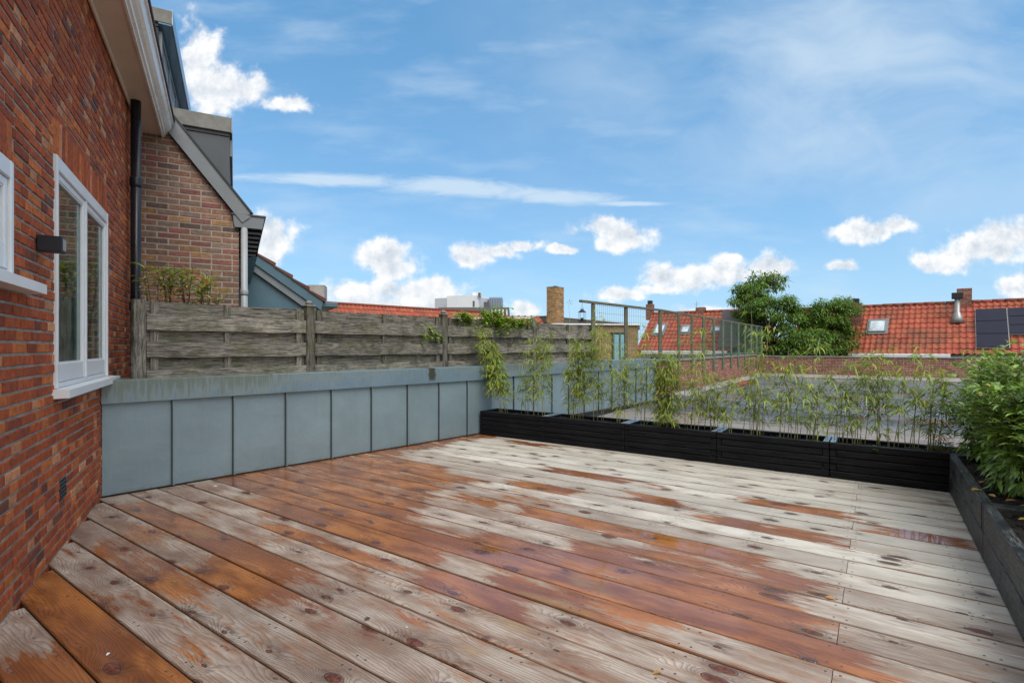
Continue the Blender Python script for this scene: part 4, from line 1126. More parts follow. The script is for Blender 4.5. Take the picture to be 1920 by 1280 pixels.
BB = [ # px, top, density, lean, canes, depth, what sets it apart
    (946, 600, 58, -.26, 8, .16, 'dense bamboo clump at the far left end, leaning left over the zinc parapet'),
    (984, 640, 20, .03, 4, .24, 'thin bamboo clump second from the far left corner'),
    (1014, 622, 41, -.02, 5, .14, 'bushy bamboo clump just left of the first planter joint'),
    (1066, 640, 33, .05, 5, .22, 'bamboo clump just right of the first planter joint'),
    (1084, 628, 39, .10, 6, .18, 'tall bushy bamboo clump leaning right before the middle of the zinc parapet'),
    (1128, 585, 37, -.02, 4, .22, 'very tall bamboo clump with leaves reaching up the first post of the wire fence'),
    (1152, 640, 37, .05, 5, .14, 'bamboo clump close to the right end of the second planter'),
    (1200, 600, 18, .04, 4, .24, 'tall sparse bamboo clump at the left end of the middle planter'),
    (1246, 655, 66, .0, 9, .14, 'densest bamboo clump with yellow green leaves down to the soil'),
    (1282, 610, 22, .02, 3, .24, 'slim tall bamboo beside the densest clump'),
    (1300, 640, 16, -.04, 4, .14, 'loose bamboo clump in the right half of the middle planter'),
    (1328, 690, 23, .03, 5, .2, 'low bamboo clump next to the joint right of the middle planter'),
    (1372, 700, 20, .06, 5, .14, 'low bamboo clump at the left end of the fourth planter'),
    (1402, 660, 23, -.03, 5, .24, 'medium bamboo clump before the green corner of the wire fence'),
    (1436, 575, 16, .02, 3, .2, 'slender very tall bamboo before the last post of the wire fence'),
    (1470, 650, 23, .05, 5, .14, 'bamboo clump below the round tree in the fourth planter'),
    (1515, 625, 17, -.03, 4, .24, 'airy bamboo clump near the right end of the fourth planter'),
    (1532, 690, 20, .1, 4, .14, 'short bamboo clump just left of the last planter joint'),
    (1590, 680, 20, -.04, 5, .2, 'bamboo clump at the left end of the corner planter'),
    (1622, 640, 20, .05, 4, .14, 'leafy bamboo clump below the roof window of the red house'),
    (1655, 650, 23, -.02, 5, .24, 'bushy bamboo clump in the middle of the corner planter'),
    (1692, 680, 17, .08, 4, .14, 'bamboo clump with a dark cane leaning right in the corner planter'),
    (1722, 640, 14, -.03, 4, .22, 'sparse tall bamboo right of the middle of the corner planter'),
    (1762, 690, 20, .04, 5, .2, 'bamboo clump behind the small green herb'),
    (1352, 705, 16, -.03, 3, .22, 'sparse low canes on the joint between the third and fourth planters'),
    (1424, 690, 16, .05, 3, .12, 'sparse low canes between the two clumps before the fence corner'),
    (1494, 680, 15, -.05, 3, .16, 'thin canes right of the clump below the round tree'),
    (1568, 700, 15, .04, 3, .22, 'thin low canes just right of the last planter joint'),
    (1606, 665, 14, .02, 3, .22, 'thin canes between the first two clumps of the corner planter'),
    (1742, 675, 15, -.04, 3, .14, 'thin canes just left of the small green herb'),
    (1830, 645, 27, .05, 6, .2, 'feathery bamboo clump rising behind the big leafed shrubs')]
for i, (px, tp, dn, ln, nc, dv, lab) in enumerate(BB): bamboo(px, tp, dn, ln, nc, lab, dv, key=i if i in (0, 2, 4, 5, 8, 14, 18, 20, 24) else (nc, 'a' if dn > 22 else 'b'), low=.05 if i == 8 else .16)

# small herb and weeds in the corner planter
def herb(px, dv, label, cat, n_, hgt, rad, seed, col=M_vine):
    base = hit(px, 650, G(0, 5.80 + dv), Vv); base.z = PH - .04; r_ = random.Random(seed)
    m_ = MB(); st = MB()
    for _ in range(n_):
        az = r_.uniform(0, 2 * pi); rr_ = rad * r_.random() ** .6; hh = hgt * (1 - .5 * (rr_ / rad) ** 2) * r_.uniform(.5, 1)
        q = base + V((rr_ * cos(az), rr_ * sin(az), hh)); st.tube([base + V((rr_ * .3 * cos(az), rr_ * .3 * sin(az), 0)), q], .0012, 3, False)
        for l_ in range(5):
            k_ = r_.uniform(.45, .95); a2 = r_.uniform(0, 2 * pi)
            leaf(m_, q, V((cos(a2), sin(a2), r_.uniform(-.1, .5))), Z, r_.uniform(.015, .03), .012, (k_ * .6, k_ * .8, k_), .1, .3)
    t = thing('herb', label, cat, base); obj('stems', st, M_cane, t); obj('leaves', m_, col, t)
herb(1765, .14, 'small bushy green herb at the right end of the corner planter', 'herb', 70, .15, .10, 5)
herb(1648, .10, 'low pale weed on the soil in the middle of the corner planter', 'weed', 26, .035, .12, 6)
herb(1520, .12, 'low pale weed on the soil near the right end of the fourth planter', 'weed', 16, .035, .10, 7)

# big leafed shrubs in the right planters
def shrub(u, v_, zt, ru_, rv_, n_, seed, label):
    r_ = random.Random(seed); base = G(u, v_, PH - .05); t = thing('laurel_shrub', label, 'shrub', base, 'big leafed shrubs in the right planters')
    st = MB(); lf = MB(); st.smooth = True
    stems = []
    for s_ in range(15):
        a = r_.uniform(0, 2 * pi); rr_ = r_.uniform(.2, 1.0)
        tip = base + U * (cos(a) * ru_ * rr_) + Vv * (sin(a) * rv_ * rr_) + Z * ((zt - PH + .05) * r_.uniform(.6, 1.0) * (1 - .35 * rr_ ** 3))
        mid = base.lerp(tip, .5) + rv(r_, .05) + Z * .05; b0 = base + U * r_.uniform(-.08, .08) + Vv * r_.uniform(-.15, .15)
        pts_ = [b0, b0.lerp(mid, .5), mid, mid.lerp(tip, .5) + rv(r_, .02), tip]; st.tube(pts_, [.007, .006, .005, .004, .002], 5); stems.append(pts_)
    for _ in range(n_):
        pts_ = stems[r_.randrange(len(stems))]; t_ = 1 - abs(r_.gauss(0, .42)) if r_.random() < .75 else r_.random(); t_ = min(max(t_, .12), .995) * 4; i = min(int(t_), 3)
        q = pts_[i].lerp(pts_[i + 1], t_ - i)
        a = r_.uniform(0, 2 * pi); out = (q - base - Z * .2); out = out.normalized() if out.length > .01 else Z
        tw = q + V((cos(a), sin(a), r_.uniform(-.3, .7))) * r_.uniform(.02, .15)
        if r_.random() < .4: st.tube([q, tw], .0018, 3, False)
        for l_ in range(r_.randint(2, 4)):
            a2 = a + r_.uniform(-1.3, 1.3)
            dd = V((cos(a2), sin(a2), r_.uniform(-.55, .35))) + out * .7
            k_ = r_.uniform(.55, 1.35); ye = r_.random()
            col = (k_ * (2.6 if ye > .975 else 1.0), k_ * (1.25 if ye > .975 else 1), k_ * r_.uniform(.6, 1.1))
            leaf(lf, tw, dd, Z, r_.uniform(.05, .092), r_.uniform(.018, .029), col, .14, r_.uniform(.1, .55))
    obj('stems', st, M_bark, t); obj('foliage', lf, M_laurel, t)
shrub(.78, 5.75, 1.17, .34, .42, 1200, 1, 'farthest big leafed shrub, in the corner behind the right planter')
shrub(.74, 5.15, 1.26, .33, .42, 1350, 2, 'tall big leafed shrub, second from the corner on the right')
shrub(.80, 4.55, 1.24, .30, .40, 1200, 3, 'nearest big leafed shrub, hanging over the right planter edge')
shrub(.86, 3.95, .95, .22, .36, 480, 4, 'small big leafed shrub at the right edge above the fallen yellow leaves')

# fallen leaves
def fallen(p_, seed, label, s_=1.0, group='fallen leaves in the right planter', m2=None, flat=.15):
    r_ = random.Random(seed); m_ = MB(); a = r_.uniform(0, 6.3)
    k_ = r_.uniform(.7, 1.3); leaf(m_, p_, V((cos(a), sin(a), flat)), Z + rv(r_, .3), .07 * s_, .035 * s_, (k_, k_ * r_.uniform(.7, 1.5), k_), .15, .12)
    m_.smooth = False
    o = obj('fallen_leaf', m_, m2 or M_dead, fr=M.Translation(p_)); tag(o, label, 'leaf', group); return o
FL = [(.545, 4.42, 'yellow fallen leaf nearest the inner edge of the right planter'), (.60, 4.36, 'orange fallen leaf lying on the right planter edge'), (.63, 4.28, 'curled yellow leaf on the soil under the nearest shrub'),
      (.60, 4.16, 'large yellow fallen leaf beside the planter joint'), (.68, 4.20, 'brown leaf on the soil right of the large yellow leaf'), (.66, 4.02, 'yellow leaf in the foreground planter near the joint'),
      (.62, 3.86, 'pale leaf nearest the camera in the foreground planter'), (.57, 4.75, 'small orange leaf below the tall shrub')]
for i, (u_, v_, lab) in enumerate(FL): fallen(G(u_, v_, PH - .015 if u_ > .56 else PH + .004), i + 50, lab, r_ if (r_ := random.Random(i).uniform(.7, 1.1)) else 1)
# bits on the deck
def ground(px, py, z_=0.0): Y = (H - z_) * FPX / (py - 650); return at(px, py, Y)
for i, (px, py, s_, lab) in enumerate([(684, 1163, .62, 'dark crumpled leaf lying on a board joint in the middle foreground'), (400, 911, .5, 'tiny pale leaf on the wet boards near the zinc parapet'), (328, 1090, .3, 'tiny green bit on the deck at left'),
        (1545, 1118, .8, 'brown curled leaf stuck at a board edge on the right'), (1240, 1258, .6, 'small brown leaf at a board gap in the bottom foreground'), (206, 1222, .3, 'pale speck on the wet orange board at lower left'), (764, 1176, .22, 'white speck on the boards right of the crumpled leaf')]):
    fallen(ground(px, py, .004), 90 + i, lab, s_, 'bits lying on the deck', {0: M_bark, 1: M_white, 2: M_vine, 5: M_white, 6: M_white}.get(i, M_dead), .02)

# climber on the fence
def climber(x0, x1, ztop, label, n_, seed, back=.0, matl=None, drop=.12):
    r_ = random.Random(seed); base = Fo + Fd * ((x0 + x1) / 2) + Z * FZ1; t = thing('climber', label, 'climbing plant', frame(base, Fd), 'plants growing over the fence')
    m_ = MB(); st = MB()
    for s_ in range(max(5, n_ // 7)):
        xa = r_.uniform(x0, x1); pts_ = [Fo + Fd * xa + Fn * -.05 + Z * (FZ1 - .1), Fo + Fd * (xa + r_.uniform(-.08, .08)) + Fn * r_.uniform(-.02, .06) + Z * (FZ1 + r_.uniform(.01, ztop))]
        e_ = pts_[1] + Fd * r_.uniform(-.22, .22) + Fn * r_.uniform(.02, .14) + Z * (-r_.uniform(.2, 1.0) * drop if r_.random() < .6 else r_.uniform(0, ztop)); pts_.append(e_)
        st.tube(pts_, [.003, .0022, .001], 4)
        for l_ in range(15):
            t_ = r_.uniform(.15, 2); i = min(int(t_), 1); q = pts_[i].lerp(pts_[i + 1], t_ - i) + rv(r_, .018)
            k_ = r_.uniform(.6, 1.25); a = r_.uniform(0, 6.3)
            leaf(m_, q, V((cos(a), sin(a), r_.uniform(-.4, .5))), Z, r_.uniform(.05, .10), r_.uniform(.024, .042), (k_, k_, k_ * .9), .1, .3)
    obj('stems', st, M_bark, t); obj('foliage', m_, matl or M_vine, t)
climber(span_on(Fo, Fd, 850), span_on(Fo, Fd, 885), .06, 'light green creeper on the fence just right of the third post', 150, 1)
climber(span_on(Fo, Fd, 900), span_on(Fo, Fd, 935), .16, 'tall light green creeper rising above the fence before the white building', 260, 2, drop=.2)
climber(span_on(Fo, Fd, 925), span_on(Fo, Fd, 950), .05, 'creeper hanging down the fence below the small red roof', 210, 3, drop=.36)
climber(span_on(Fo, Fd, 958), span_on(Fo, Fd, 985), .04, 'creeper left of the fourth fence post', 160, 4, drop=.25)
climber(span_on(Fo, Fd, 780), span_on(Fo, Fd, 815), -.28, 'small tuft of leaves poking through the second fence panel', 50, 5, drop=.1)

# oleander-like plant behind the fence
def oleander(px, Y, zt, seed, label, n_=5, sp=.17):
    r_ = random.Random(seed); base = at(px, 650, Y); base.z = .7; t = thing('leafy_plant', label, 'plant', M.Translation(base), 'long leafed plants behind the fence'); st = MB(); m_ = MB()
    for s_ in range(n_):
        a = r_.uniform(0, 6.3); tip = base + V((cos(a) * sp, sin(a) * sp * .6, (zt - .7) * r_.uniform(.90, 1.02)))
        pts_ = [base + V((r_.uniform(-.08, .08), 0, 0)), base.lerp(tip, .6) + rv(r_, .02), tip]; st.tube(pts_, [.006, .005, .003], 5)
        for l_ in range(18):
            t_ = (1.55 + .45 * (l_ / 18)) if l_ % 3 else 1.0 + .5 * rnd(); q = pts_[1].lerp(pts_[2], t_ - 1); a2 = l_ * 2.4
            k_ = r_.uniform(.6, 1.3); red = r_.random() > .75
            leaf(m_, q, V((cos(a2), sin(a2), r_.uniform(.1, .9))), Z, r_.uniform(.12, .19), .030, (k_ * (1.7 if red else 1), k_ * (.75 if red else 1), k_ * .8), .2, .35)
    obj('stems', st, M_bamboostem, t); obj('foliage', m_, M_olea, t)
oleander(298, 5.35, 2.10, 1, 'long leafed plant next to the black drainpipe behind the fence')
oleander(335, 5.45, 2.06, 2, 'middle long leafed plant with reddish leaves against the brown gable')
oleander(368, 5.5, 2.06, 3, 'bushiest long leafed plant behind the first fence panel', 7)
oleander(400, 5.6, 1.99, 4, 'lowest long leafed plant, right of the others against the brown gable', 4)

# ------------------------------------------------------------------ red tiled roofs
def tiled_roof(mb, O, e, upv, W_, Ls, tw=.225, tl=.33, seed=0, amp=.028, step=.03, skip=None):
    """pantiles over the rectangle O + e*[0,W_] + upv*[0,Ls]; upv points up the slope"""
    upv = upv.normalized(); e = e.normalized(); nn = e.cross(upv)
    if nn.z < 0: nn = -nn
    r_ = random.Random(seed); nc = int(W_ / tw); nr = int(Ls / tl); tw = W_ / nc; tl = Ls / nr
    prof = [(0, .0), (.18, -.55), (.42, -.85), (.62, -.2), (.80, .85), (.93, .75), (1.0, .0)]
    for i in range(nr):
        for j_ in range(nc):
            if skip and skip((j_ + .5) * tw, (i + .5) * tl): continue
            k_ = r_.uniform(.80, 1.18); mb.col = (k_, k_ * r_.uniform(.85, 1.2), k_); k = len(mb.v)
            dj = r_.uniform(-.004, .004)
            for (x_, h_) in prof:
                a = O + e * ((j_ + x_) * tw) + nn * (h_ * amp + dj)
                mb.v.append(a + upv * (i * tl - .02) + nn * step); mb.v.append(a + upv * ((i + 1) * tl) + nn * .0)
                mb.v.append(a + upv * (i * tl - .02) + nn * (step - .022))
            for q in range(len(prof) - 1):
                a = k + q * 3; mb.face((a, a + 3, a + 4, a + 1)); mb.face((a + 2, a + 5, a + 3, a))
    return nn
def velux(name, parent, O, e, upv, x_, y_, w, h, matg, lift=.06):
    upv = upv.normalized(); nn = e.cross(upv); nn = nn if nn.z > 0 else -nn; o = O + e * x_ + upv * y_ + nn * lift
    m_ = MB(); t = .07
    m_.bbox(o, e * w, upv * t, nn * .07, .01); m_.bbox(o + upv * (h - t), e * w, upv * t, nn * .07, .01); m_.bbox(o + upv * t, e * t, upv * (h - 2 * t), nn * .07, .01); m_.bbox(o + upv * t + e * (w - t), e * t, upv * (h - 2 * t), nn * .07, .01)
    m_.box(o - e * .06 - upv * .10 - nn * .05, e * (w + .12), upv * (h + .2), nn * .06)
    wo = obj(name, m_, M_grey, parent); g = MB(); g.box(o + e * t + upv * t, e * (w - 2 * t), upv * (h - 2 * t), nn * .045); obj('pane', g, matg, wo); return wo
def chimney(parent, p_, w, d_, zb, zt, pot=True, col=pal_far, seed=0, e=None, name='chimney', matb=None):
    m_ = MB(); e = e or U; f = V((-e.y, e.x, 0)); r_ = random.Random(seed)
    o = V((p_.x, p_.y, 0)) - e * w / 2 - f * d_ / 2
    m_.col = (.99, 1, 1); m_.m = 1; m_.box(o + e * .01 + f * .01 + Z * zb, e * (w - .02), f * (d_ - .02), Z * (zt - zb - .01)); m_.m = 0
    for (oo, dd, nn, L) in ((o, e, -f, w), (o + e * w, f, e, d_), (o + f * d_, e, f, w), (o, f, -e, d_)):
        brickwall(m_, oo - nn * .004, dd, nn, lambda z_: (0.0, L), zb, zt, .21, .066, r_, col, depth=.008, bond='run', j=.012, fine=False)
    c_ = obj(name, m_, matb or [M_brick2, M_mortar2], parent) 
    if pot:
        q = MB(); q.bbox(V((p_.x, p_.y, zt)) - e * .13 - f * .13, e * .26, f * .26, Z * .22, .02); obj('chimney_pot', q, M_blackbox, c_)
    return c_

VE = 29.0; EZ = .95; RUN = 2.7
def on_v(px, py, v_): return hit(px, py, G(0, v_), Vv)
# right hand house, turned a little from the deck's own direction
V2 = V((840, 974, 0)).normalized(); U2 = V((V2.y, -V2.x, 0)); RA = on_v(1700, 650, VE); RA.z = 0; RU = 0.0
def Gr(u, v_, z_=0.0): return RA + U2 * u + V2 * (v_ - VE) + Z * z_
def on_r(px, py, v_): return hit(px, py, Gr(0, v_), V2) - RA
r0 = on_r(1560, 577, VE + RUN); ur0 = r0.dot(U2); RZ = r0.z
UA = on_r(1480, 668, VE).dot(U2)
hr = thing('tiled_house', 'long red tiled house with solar panels and a roof window beyond the flat roof', 'house', frame(Gr(UA, VE), U2))
up = (V2 * RUN + Z * (RZ - EZ)); SL = up.length; Wd = 22.0
m_ = MB(); nn = tiled_roof(m_, Gr(UA, VE, EZ), U2, up, Wd, SL, seed=3)
k_ = len(m_.v); m_.m = 1; m_.col = (.9, .9, .9)
m_.prism([Gr(UA, VE, EZ - .05), Gr(UA, VE + RUN, RZ - .05), Gr(UA, VE + 2 * RUN, EZ - .05)], U2 * Wd)
ro = obj('roof', m_, [M_tile, M_darktile], hr)
m_ = MB(); m_.smooth = True; rr_ = random.Random(9)
for i in range(int(Wd / .4)):
    k_ = rr_.uniform(.5, .8); m_.col = (k_, k_, k_); a = Gr(UA + i * .4, VE + RUN, RZ - .02 + rr_.uniform(0, .015)); m_.tube([a, a + U2 * .39], .10, 8)
obj('ridge', m_, M_tile, ro)
m_ = MB(); m_.box(Gr(UA, VE + .25, -6.4), U2 * Wd, V2 * (2 * RUN - .5), Z * (6.35 + EZ)); obj('wall', m_, M_render, hr)
m_ = MB(); ga, gb = on_r(1590, 660, VE - .1).dot(U2), on_r(1782, 660, VE - .1).dot(U2); m_.bbox(Gr(ga, VE - .16, EZ - .21), U2 * (gb - ga), V2 * .16, Z * .20, .02); obj('gutter', m_, M_white, hr)
up_n = up.normalized()
def onroof(px, py):   # sight line meets the near slope
    nn_ = U2.cross(up_n); d_ = V(((px - 960) / FPX, 1, (650 - py) / FPX)); o = V((0, 0, H)); q = o + d_ * ((Gr(UA, VE, EZ) - o).dot(nn_) / d_.dot(nn_))
    return (q - Gr(UA, VE, EZ)).dot(U2), (q - Gr(UA, VE, EZ)).dot(up_n)
xa, ya = onroof(1627, 625); xb, yb = onroof(1664, 602)
velux('roof_window', hr, Gr(UA, VE, EZ), U2, up, xa, ya, xb - xa, yb - ya, M_skylight)
q = Gr(UA + onroof(1606, 600)[0], VE + 1.75); chimney(hr, q, .46, .46, 1.3, on_r(1606, 568, VE + 1.75).z, True, seed=3, e=U2)
q = on_r(1808, 560, VE + RUN) + RA; chimney(hr, q, .52, .52, RZ - .5, on_r(1808, 541, VE + RUN).z, False, seed=4, e=U2)
xf, yf = onroof(1795, 600); fb = Gr(UA + xf, VE, EZ) + up_n * yf
m_ = MB(); m_.smooth = True; m_.lathe(fb, [(.30, -.12), (.19, .12), (.13, .34), (.10, .36), (.10, .95)], 14); fl = obj('flue', m_, M_antenna, hr)
m_ = MB(); m_.bbox(fb + Z * .95 - U2 * .2 - V2 * .13, U2 * .4, V2 * .26, Z * .28, .02); obj('flue_cap', m_, M_blackbox, fl)
# solar panels: two columns, the left one stepping lower
nnr = U2.cross(up_n); nnr = nnr if nnr.z > 0 else -nnr
xs0, y_t = onroof(1829, 583); pw, phh = 1.03, 1.0
for (x_, w, hgt, n_) in ((xs0, 1.02, .86, 3), (xs0 + 1.04, 1.72, .58, 3), (xs0 + 2.80, 1.72, .58, 3), (xs0 + 4.55, 1.72, .58, 3)):
    for i in range(n_):
        s = MB(); s.bbox(Gr(UA + x_, VE, EZ) + up_n * (y_t - (i + 1) * hgt) + nnr * .10, U2 * (w - .025), up_n * (hgt - .03), nnr * .035, .006); obj('solar_panel', s, M_solar, hr)
s = MB(); s.box(Gr(UA + xs0 - .02, VE, EZ) + up_n * (y_t - 2.60) + nnr * .06, U2 * 1.04, up_n * 2.60, nnr * .035); s.box(Gr(UA + xs0 + 1.03, VE, EZ) + up_n * (y_t - 1.76) + nnr * .06, U2 * 5.26, up_n * 1.76, nnr * .035); obj('panel_rails', s, M_greypipe, hr)

# left hand red house
ul0 = on_v(1193, 662, VE).dot(U); lr = on_v(1215, 588, VE + RUN); RZ2 = lr.z; EZ2 = on_v(1240, 656, VE).z
ul1 = on_v(1392, 583, VE + RUN).dot(U)
hl = thing('tiled_house', 'red tiled house with three roof windows seen through the wire fence', 'house', frame(G(ul0, VE), U))
up2 = Vv * RUN + Z * (RZ2 - EZ2); m_ = MB(); W2_ = ul1 - ul0
tiled_roof(m_, G(ul0, VE, EZ2), U, up2, W2_, up2.length, seed=6)
m_.m = 1; m_.col = (.9, .9, .9); m_.prism([G(ul0, VE, EZ2 - .05), G(ul0, VE + RUN, RZ2 - .05), G(ul0, VE + 2 * RUN, EZ2 - .05)], U * W2_)
ro2 = obj('roof', m_, [M_tile, M_darktile], hl)
m_ = MB(); m_.smooth = True
for i in range(int(W2_ / .4)):
    k_ = rr_.uniform(.7, 1.0); m_.col = (k_, k_, k_); a = G(ul0 + i * .4, VE + RUN, RZ2 - .02); m_.tube([a, a + U * .39], .10, 8)
obj('ridge', m_, M_tile, ro2)
m_ = MB(); m_.box(G(ul0 + .1, VE + .2, -6.4), U * (W2_ - .2), Vv * (2 * RUN - .4), Z * (6.34 + EZ2)); obj('wall', m_, M_render, hl)
m_ = MB(); m_.bbox(G(ul0 + .3, VE - .06, EZ2 - .25), U * (W2_ - .5), Vv * .14, Z * .22, .02); obj('fascia', m_, M_white, hl)
for i in range(4):
    m_ = MB(); m_.box(G(ul0 + .8 + i * 1.5, VE + .15, EZ2 - 1.3), U * 1.1, Vv * .04, Z * .9); obj('window', m_, M_darkglass, hl)
up2n = up2.normalized()
def onroof2(px, py):
    nn_ = U.cross(up2n); d_ = V(((px - 960) / FPX, 1, (650 - py) / FPX)); o = V((0, 0, H)); q = o + d_ * ((G(ul0, VE, EZ2) - o).dot(nn_) / d_.dot(nn_))
    return (q - G(ul0, VE, EZ2)).dot(U), (q - G(ul0, VE, EZ2)).dot(up2n)
for (pa, pb) in (((1224, 628), (1251, 609)), ((1275, 626), (1296, 612)), ((1333, 624), (1347, 614))):
    xa, ya = onroof2(*pa); xb, yb = onroof2(*pb); velux('roof_window', hl, G(ul0, VE, EZ2), U, up2, xa, ya, max(.5, xb - xa), yb - ya, M_skylight)
q = on_v(1219, 588, VE + RUN); chimney(hl, q, .40, .40, RZ2 - .4, on_v(1219, 570, VE + RUN).z, True, seed=5)
q = on_v(1314, 588, VE + RUN); chimney(hl, q, .50, .40, RZ2 - .4, on_v(1314, 577, VE + RUN).z, False, seed=6)
m_ = MB(); q = on_v(1306, 588, VE + RUN); m_.tube([q, q + Z * .75], .012, 5); m_.tube([q + Z * .6 - U * .18, q + Z * .6 + U * .18], .008, 4); m_.tube([q + Z * .5 - U * .12, q + Z * .5 + U * .12], .008, 4); obj('antenna', m_, M_antenna, hl)
# slate dormer on its right end
xd = on_v(1345, 644, VE + .1).dot(U); m_ = MB()
m_.prism([G(xd, VE + .1, EZ2 + .15), G(xd, VE + 1.9, EZ2 + .15), G(xd, VE + 1.9, RZ2 - .1), G(xd + .0, VE + 1.2, RZ2 - .1)], U * 1.6); obj('slate_dormer', m_, M_slate, hl)

# ochre building with flat roof between them, and its low annex
OU = -10.7
ob = thing('flat_roof_building', 'ochre brick building with a dark flat roof edge behind the wire fence', 'building', frame(G(OU, 17.5), Vv))
m_ = MB(); m_.box(G(OU - 12, 17.5, -6.4), U * 12, Vv * 9.7, Z * (6.4 + 2.18)); obj('wall', m_, M_ochre, ob)
m_ = MB(); m_.bbox(G(OU - 12.05, 17.42, 2.18), U * 12.13, Vv * 9.85, Z * .26, .02); obj('roof_edge', m_, simple('roof_edge_felt', (.095, .09, .075), .8), ob)
m_ = MB(); m_.bbox(G(OU - 12.07, 17.40, 2.44), U * 12.17, Vv * 9.89, Z * .035, .01); obj('roof_trim', m_, M_concrete, ob)
a1 = at(1040, 607.5, 15.5); a2 = at(1178, 609.5, 15.9); dd = (a2 - a1); dd.z = 0; ea = dd.normalized(); na = V((-ea.y, ea.x, 0))
an2 = thing('annex', 'low ochre brick annex with white roof edge and a pale blue door', 'building', frame(V((a1.x, a1.y, 0)), ea))
La = dd.length; zt = 1.90
m_ = MB(); m_.box(V((a1.x, a1.y, -6.4)), ea * (La + .3), na * 3, Z * (6.4 + zt)); obj('wall', m_, M_ochre, an2)
m_ = MB(); m_.bbox(V((a1.x, a1.y, zt)) - na * .08 - ea * .1, ea * (La + .45), na * 3.2, Z * .045, .01); obj('roof_edge', m_, M_white, an2)
q = at(1151, 628, 15.8); xq = (V((q.x, q.y, 0)) - V((a1.x, a1.y, 0))).dot(ea)
m_ = MB(); m_.bbox(V((a1.x, a1.y, .2)) + ea * xq - na * .04, ea * .36, na * .04, Z * 1.42, .01); dr = obj('door', m_, M_blueframe, an2)
m_ = MB()
for x_ in (xq - .05, xq + .16, xq + .36): m_.bbox(V((a1.x, a1.y, .2)) + ea * x_ - na * .06, ea * .05, na * .05, Z * 1.48, .01)
m_.bbox(V((a1.x, a1.y, 1.66)) + ea * (xq - .10) - na * .06, ea * .56, na * .05, Z * .05, .01); obj('door_frame', m_, M_greenpost, dr)
# yellow chimney
cq = at(1043, 600, 19.0); cp = V((cq.x, cq.y, 0)) - U * .205 + Vv * .28
def pal_och(r, a, z_):
    c_ = (.34, .19, .07) if r.random() < .6 else (.25, .15, .07); k = r.uniform(.75, 1.2); return tuple(x_ * k for x_ in c_)
yc_ = thing('brick_chimney', 'tall yellow brick chimney standing alone behind the fence', 'chimney', frame(cp, U))
chimney(yc_, cp, .41, .56, 1.2, H + 112 / FPX * 19.0, False, pal_och, 8, name='shaft')
m_ = MB(); m_.bbox(cp - U * .215 - Vv * .29 + Z * (H + 112 / FPX * 19.0), U * .43, Vv * .58, Z * .03, .01); m_.bbox(cp - U * .06 - Vv * .06 + Z * (H + 112 / FPX * 19.0 + .03), U * .12, Vv * .12, Z * .05, .01); obj('chimney_cap', m_, M_slate, yc_)
# long red roof far left
p1 = at(600, 566.8, 29.5); p2 = at(905, 586, 38.0); e_ = (p2 - p1); e_.z = 0; Lr = e_.length; e_.normalize(); f_ = V((e_.y, -e_.x, 0))
lr_ = thing('tiled_house', 'long low red tiled roof seen above the left fence panels', 'house', frame(V((p1.x, p1.y, 0)), e_))
m_ = MB(); O_ = V((p1.x, p1.y, p1.z)) + f_ * 2.6 - Z * 2.6; tiled_roof(m_, O_, e_, -f_ + Z, Lr, 3.65, tw=.25, tl=.36, seed=8)
m_.m = 1; m_.col = (.9, .9, .9); m_.prism([O_ - Z * .06, V((p1.x, p1.y, p1.z - .06)), V((p1.x, p1.y, p1.z - 2.7)) - f_ * 2.6], e_ * Lr); ro3 = obj('roof', m_, [M_tile, M_darktile], lr_)
m_ = MB(); m_.smooth = True; m_.col = (.6, .6, .6); q = V((p1.x, p1.y, p1.z)); m_.tube([q, q + e_ * Lr], .09, 8); obj('ridge', m_, M_tile, ro3)
m_ = MB(); q = V((p1.x, p1.y, -6.4)) + f_ * 2.3; m_.box(q, e_ * Lr, f_ * -4.5, Z * (p1.z + 6.4 - 2.75)); obj('wall', m_, M_brick2 if False else M_ochre, lr_)
# small red roof with a white gutter
p1 = at(950, 597, 15.2); p2 = at(1009, 594, 15.6); e_ = (p2 - p1); e_.z = 0; Lr = e_.length + 1.6; e_.normalize(); f_ = V((e_.y, -e_.x, 0))
sr_ = thing('tiled_shed', 'small bright red tiled roof just above the fence left of the yellow chimney', 'shed', frame(V((p1.x, p1.y, 0)), e_))
m_ = MB(); zt_ = p2.z + .02; O_ = V((p2.x, p2.y, zt_)) - e_ * Lr + f_ * 1.1 - Z * .75; tiled_roof(m_, O_, e_, -f_ * 1.1 + Z * .75, Lr, 1.33, tw=.2, tl=.3, seed=18)
m_.m = 1; m_.col = (.9, .9, .9); m_.prism([O_ - Z * .06, O_ - f_ * 1.1 + Z * .69, O_ - f_ * 2.2 - Z * .06], e_ * Lr); obj('roof', m_, [M_tile, M_darktile], sr_)
m_ = MB(); m_.box(O_ - Z * 7.0 - f_ * .15, e_ * Lr, f_ * -1.9, Z * 6.9); obj('wall', m_, M_ochre, sr_)
m_ = MB(); q1 = at(845, 595.5, 13.6); q2 = at(998, 594.2, 14.1); m_.prism([q1, q1 - Z * .035, q1 - Z * .035 + V((0, .15, 0)), q1 + V((0, .15, 0))], q2 - q1)
m_.box(V((q1.x, q1.y + .3, -6.4)), V((q2.x - q1.x, 0, 0)), V((0, 2.2, 0)), Z * (6.4 + q1.z - .05)) if False else None
tag(obj('roof_edging', m_, M_white, fr=M.Translation(q1)), 'thin white roof edging line behind the creepers on the fence', 'roof edging')
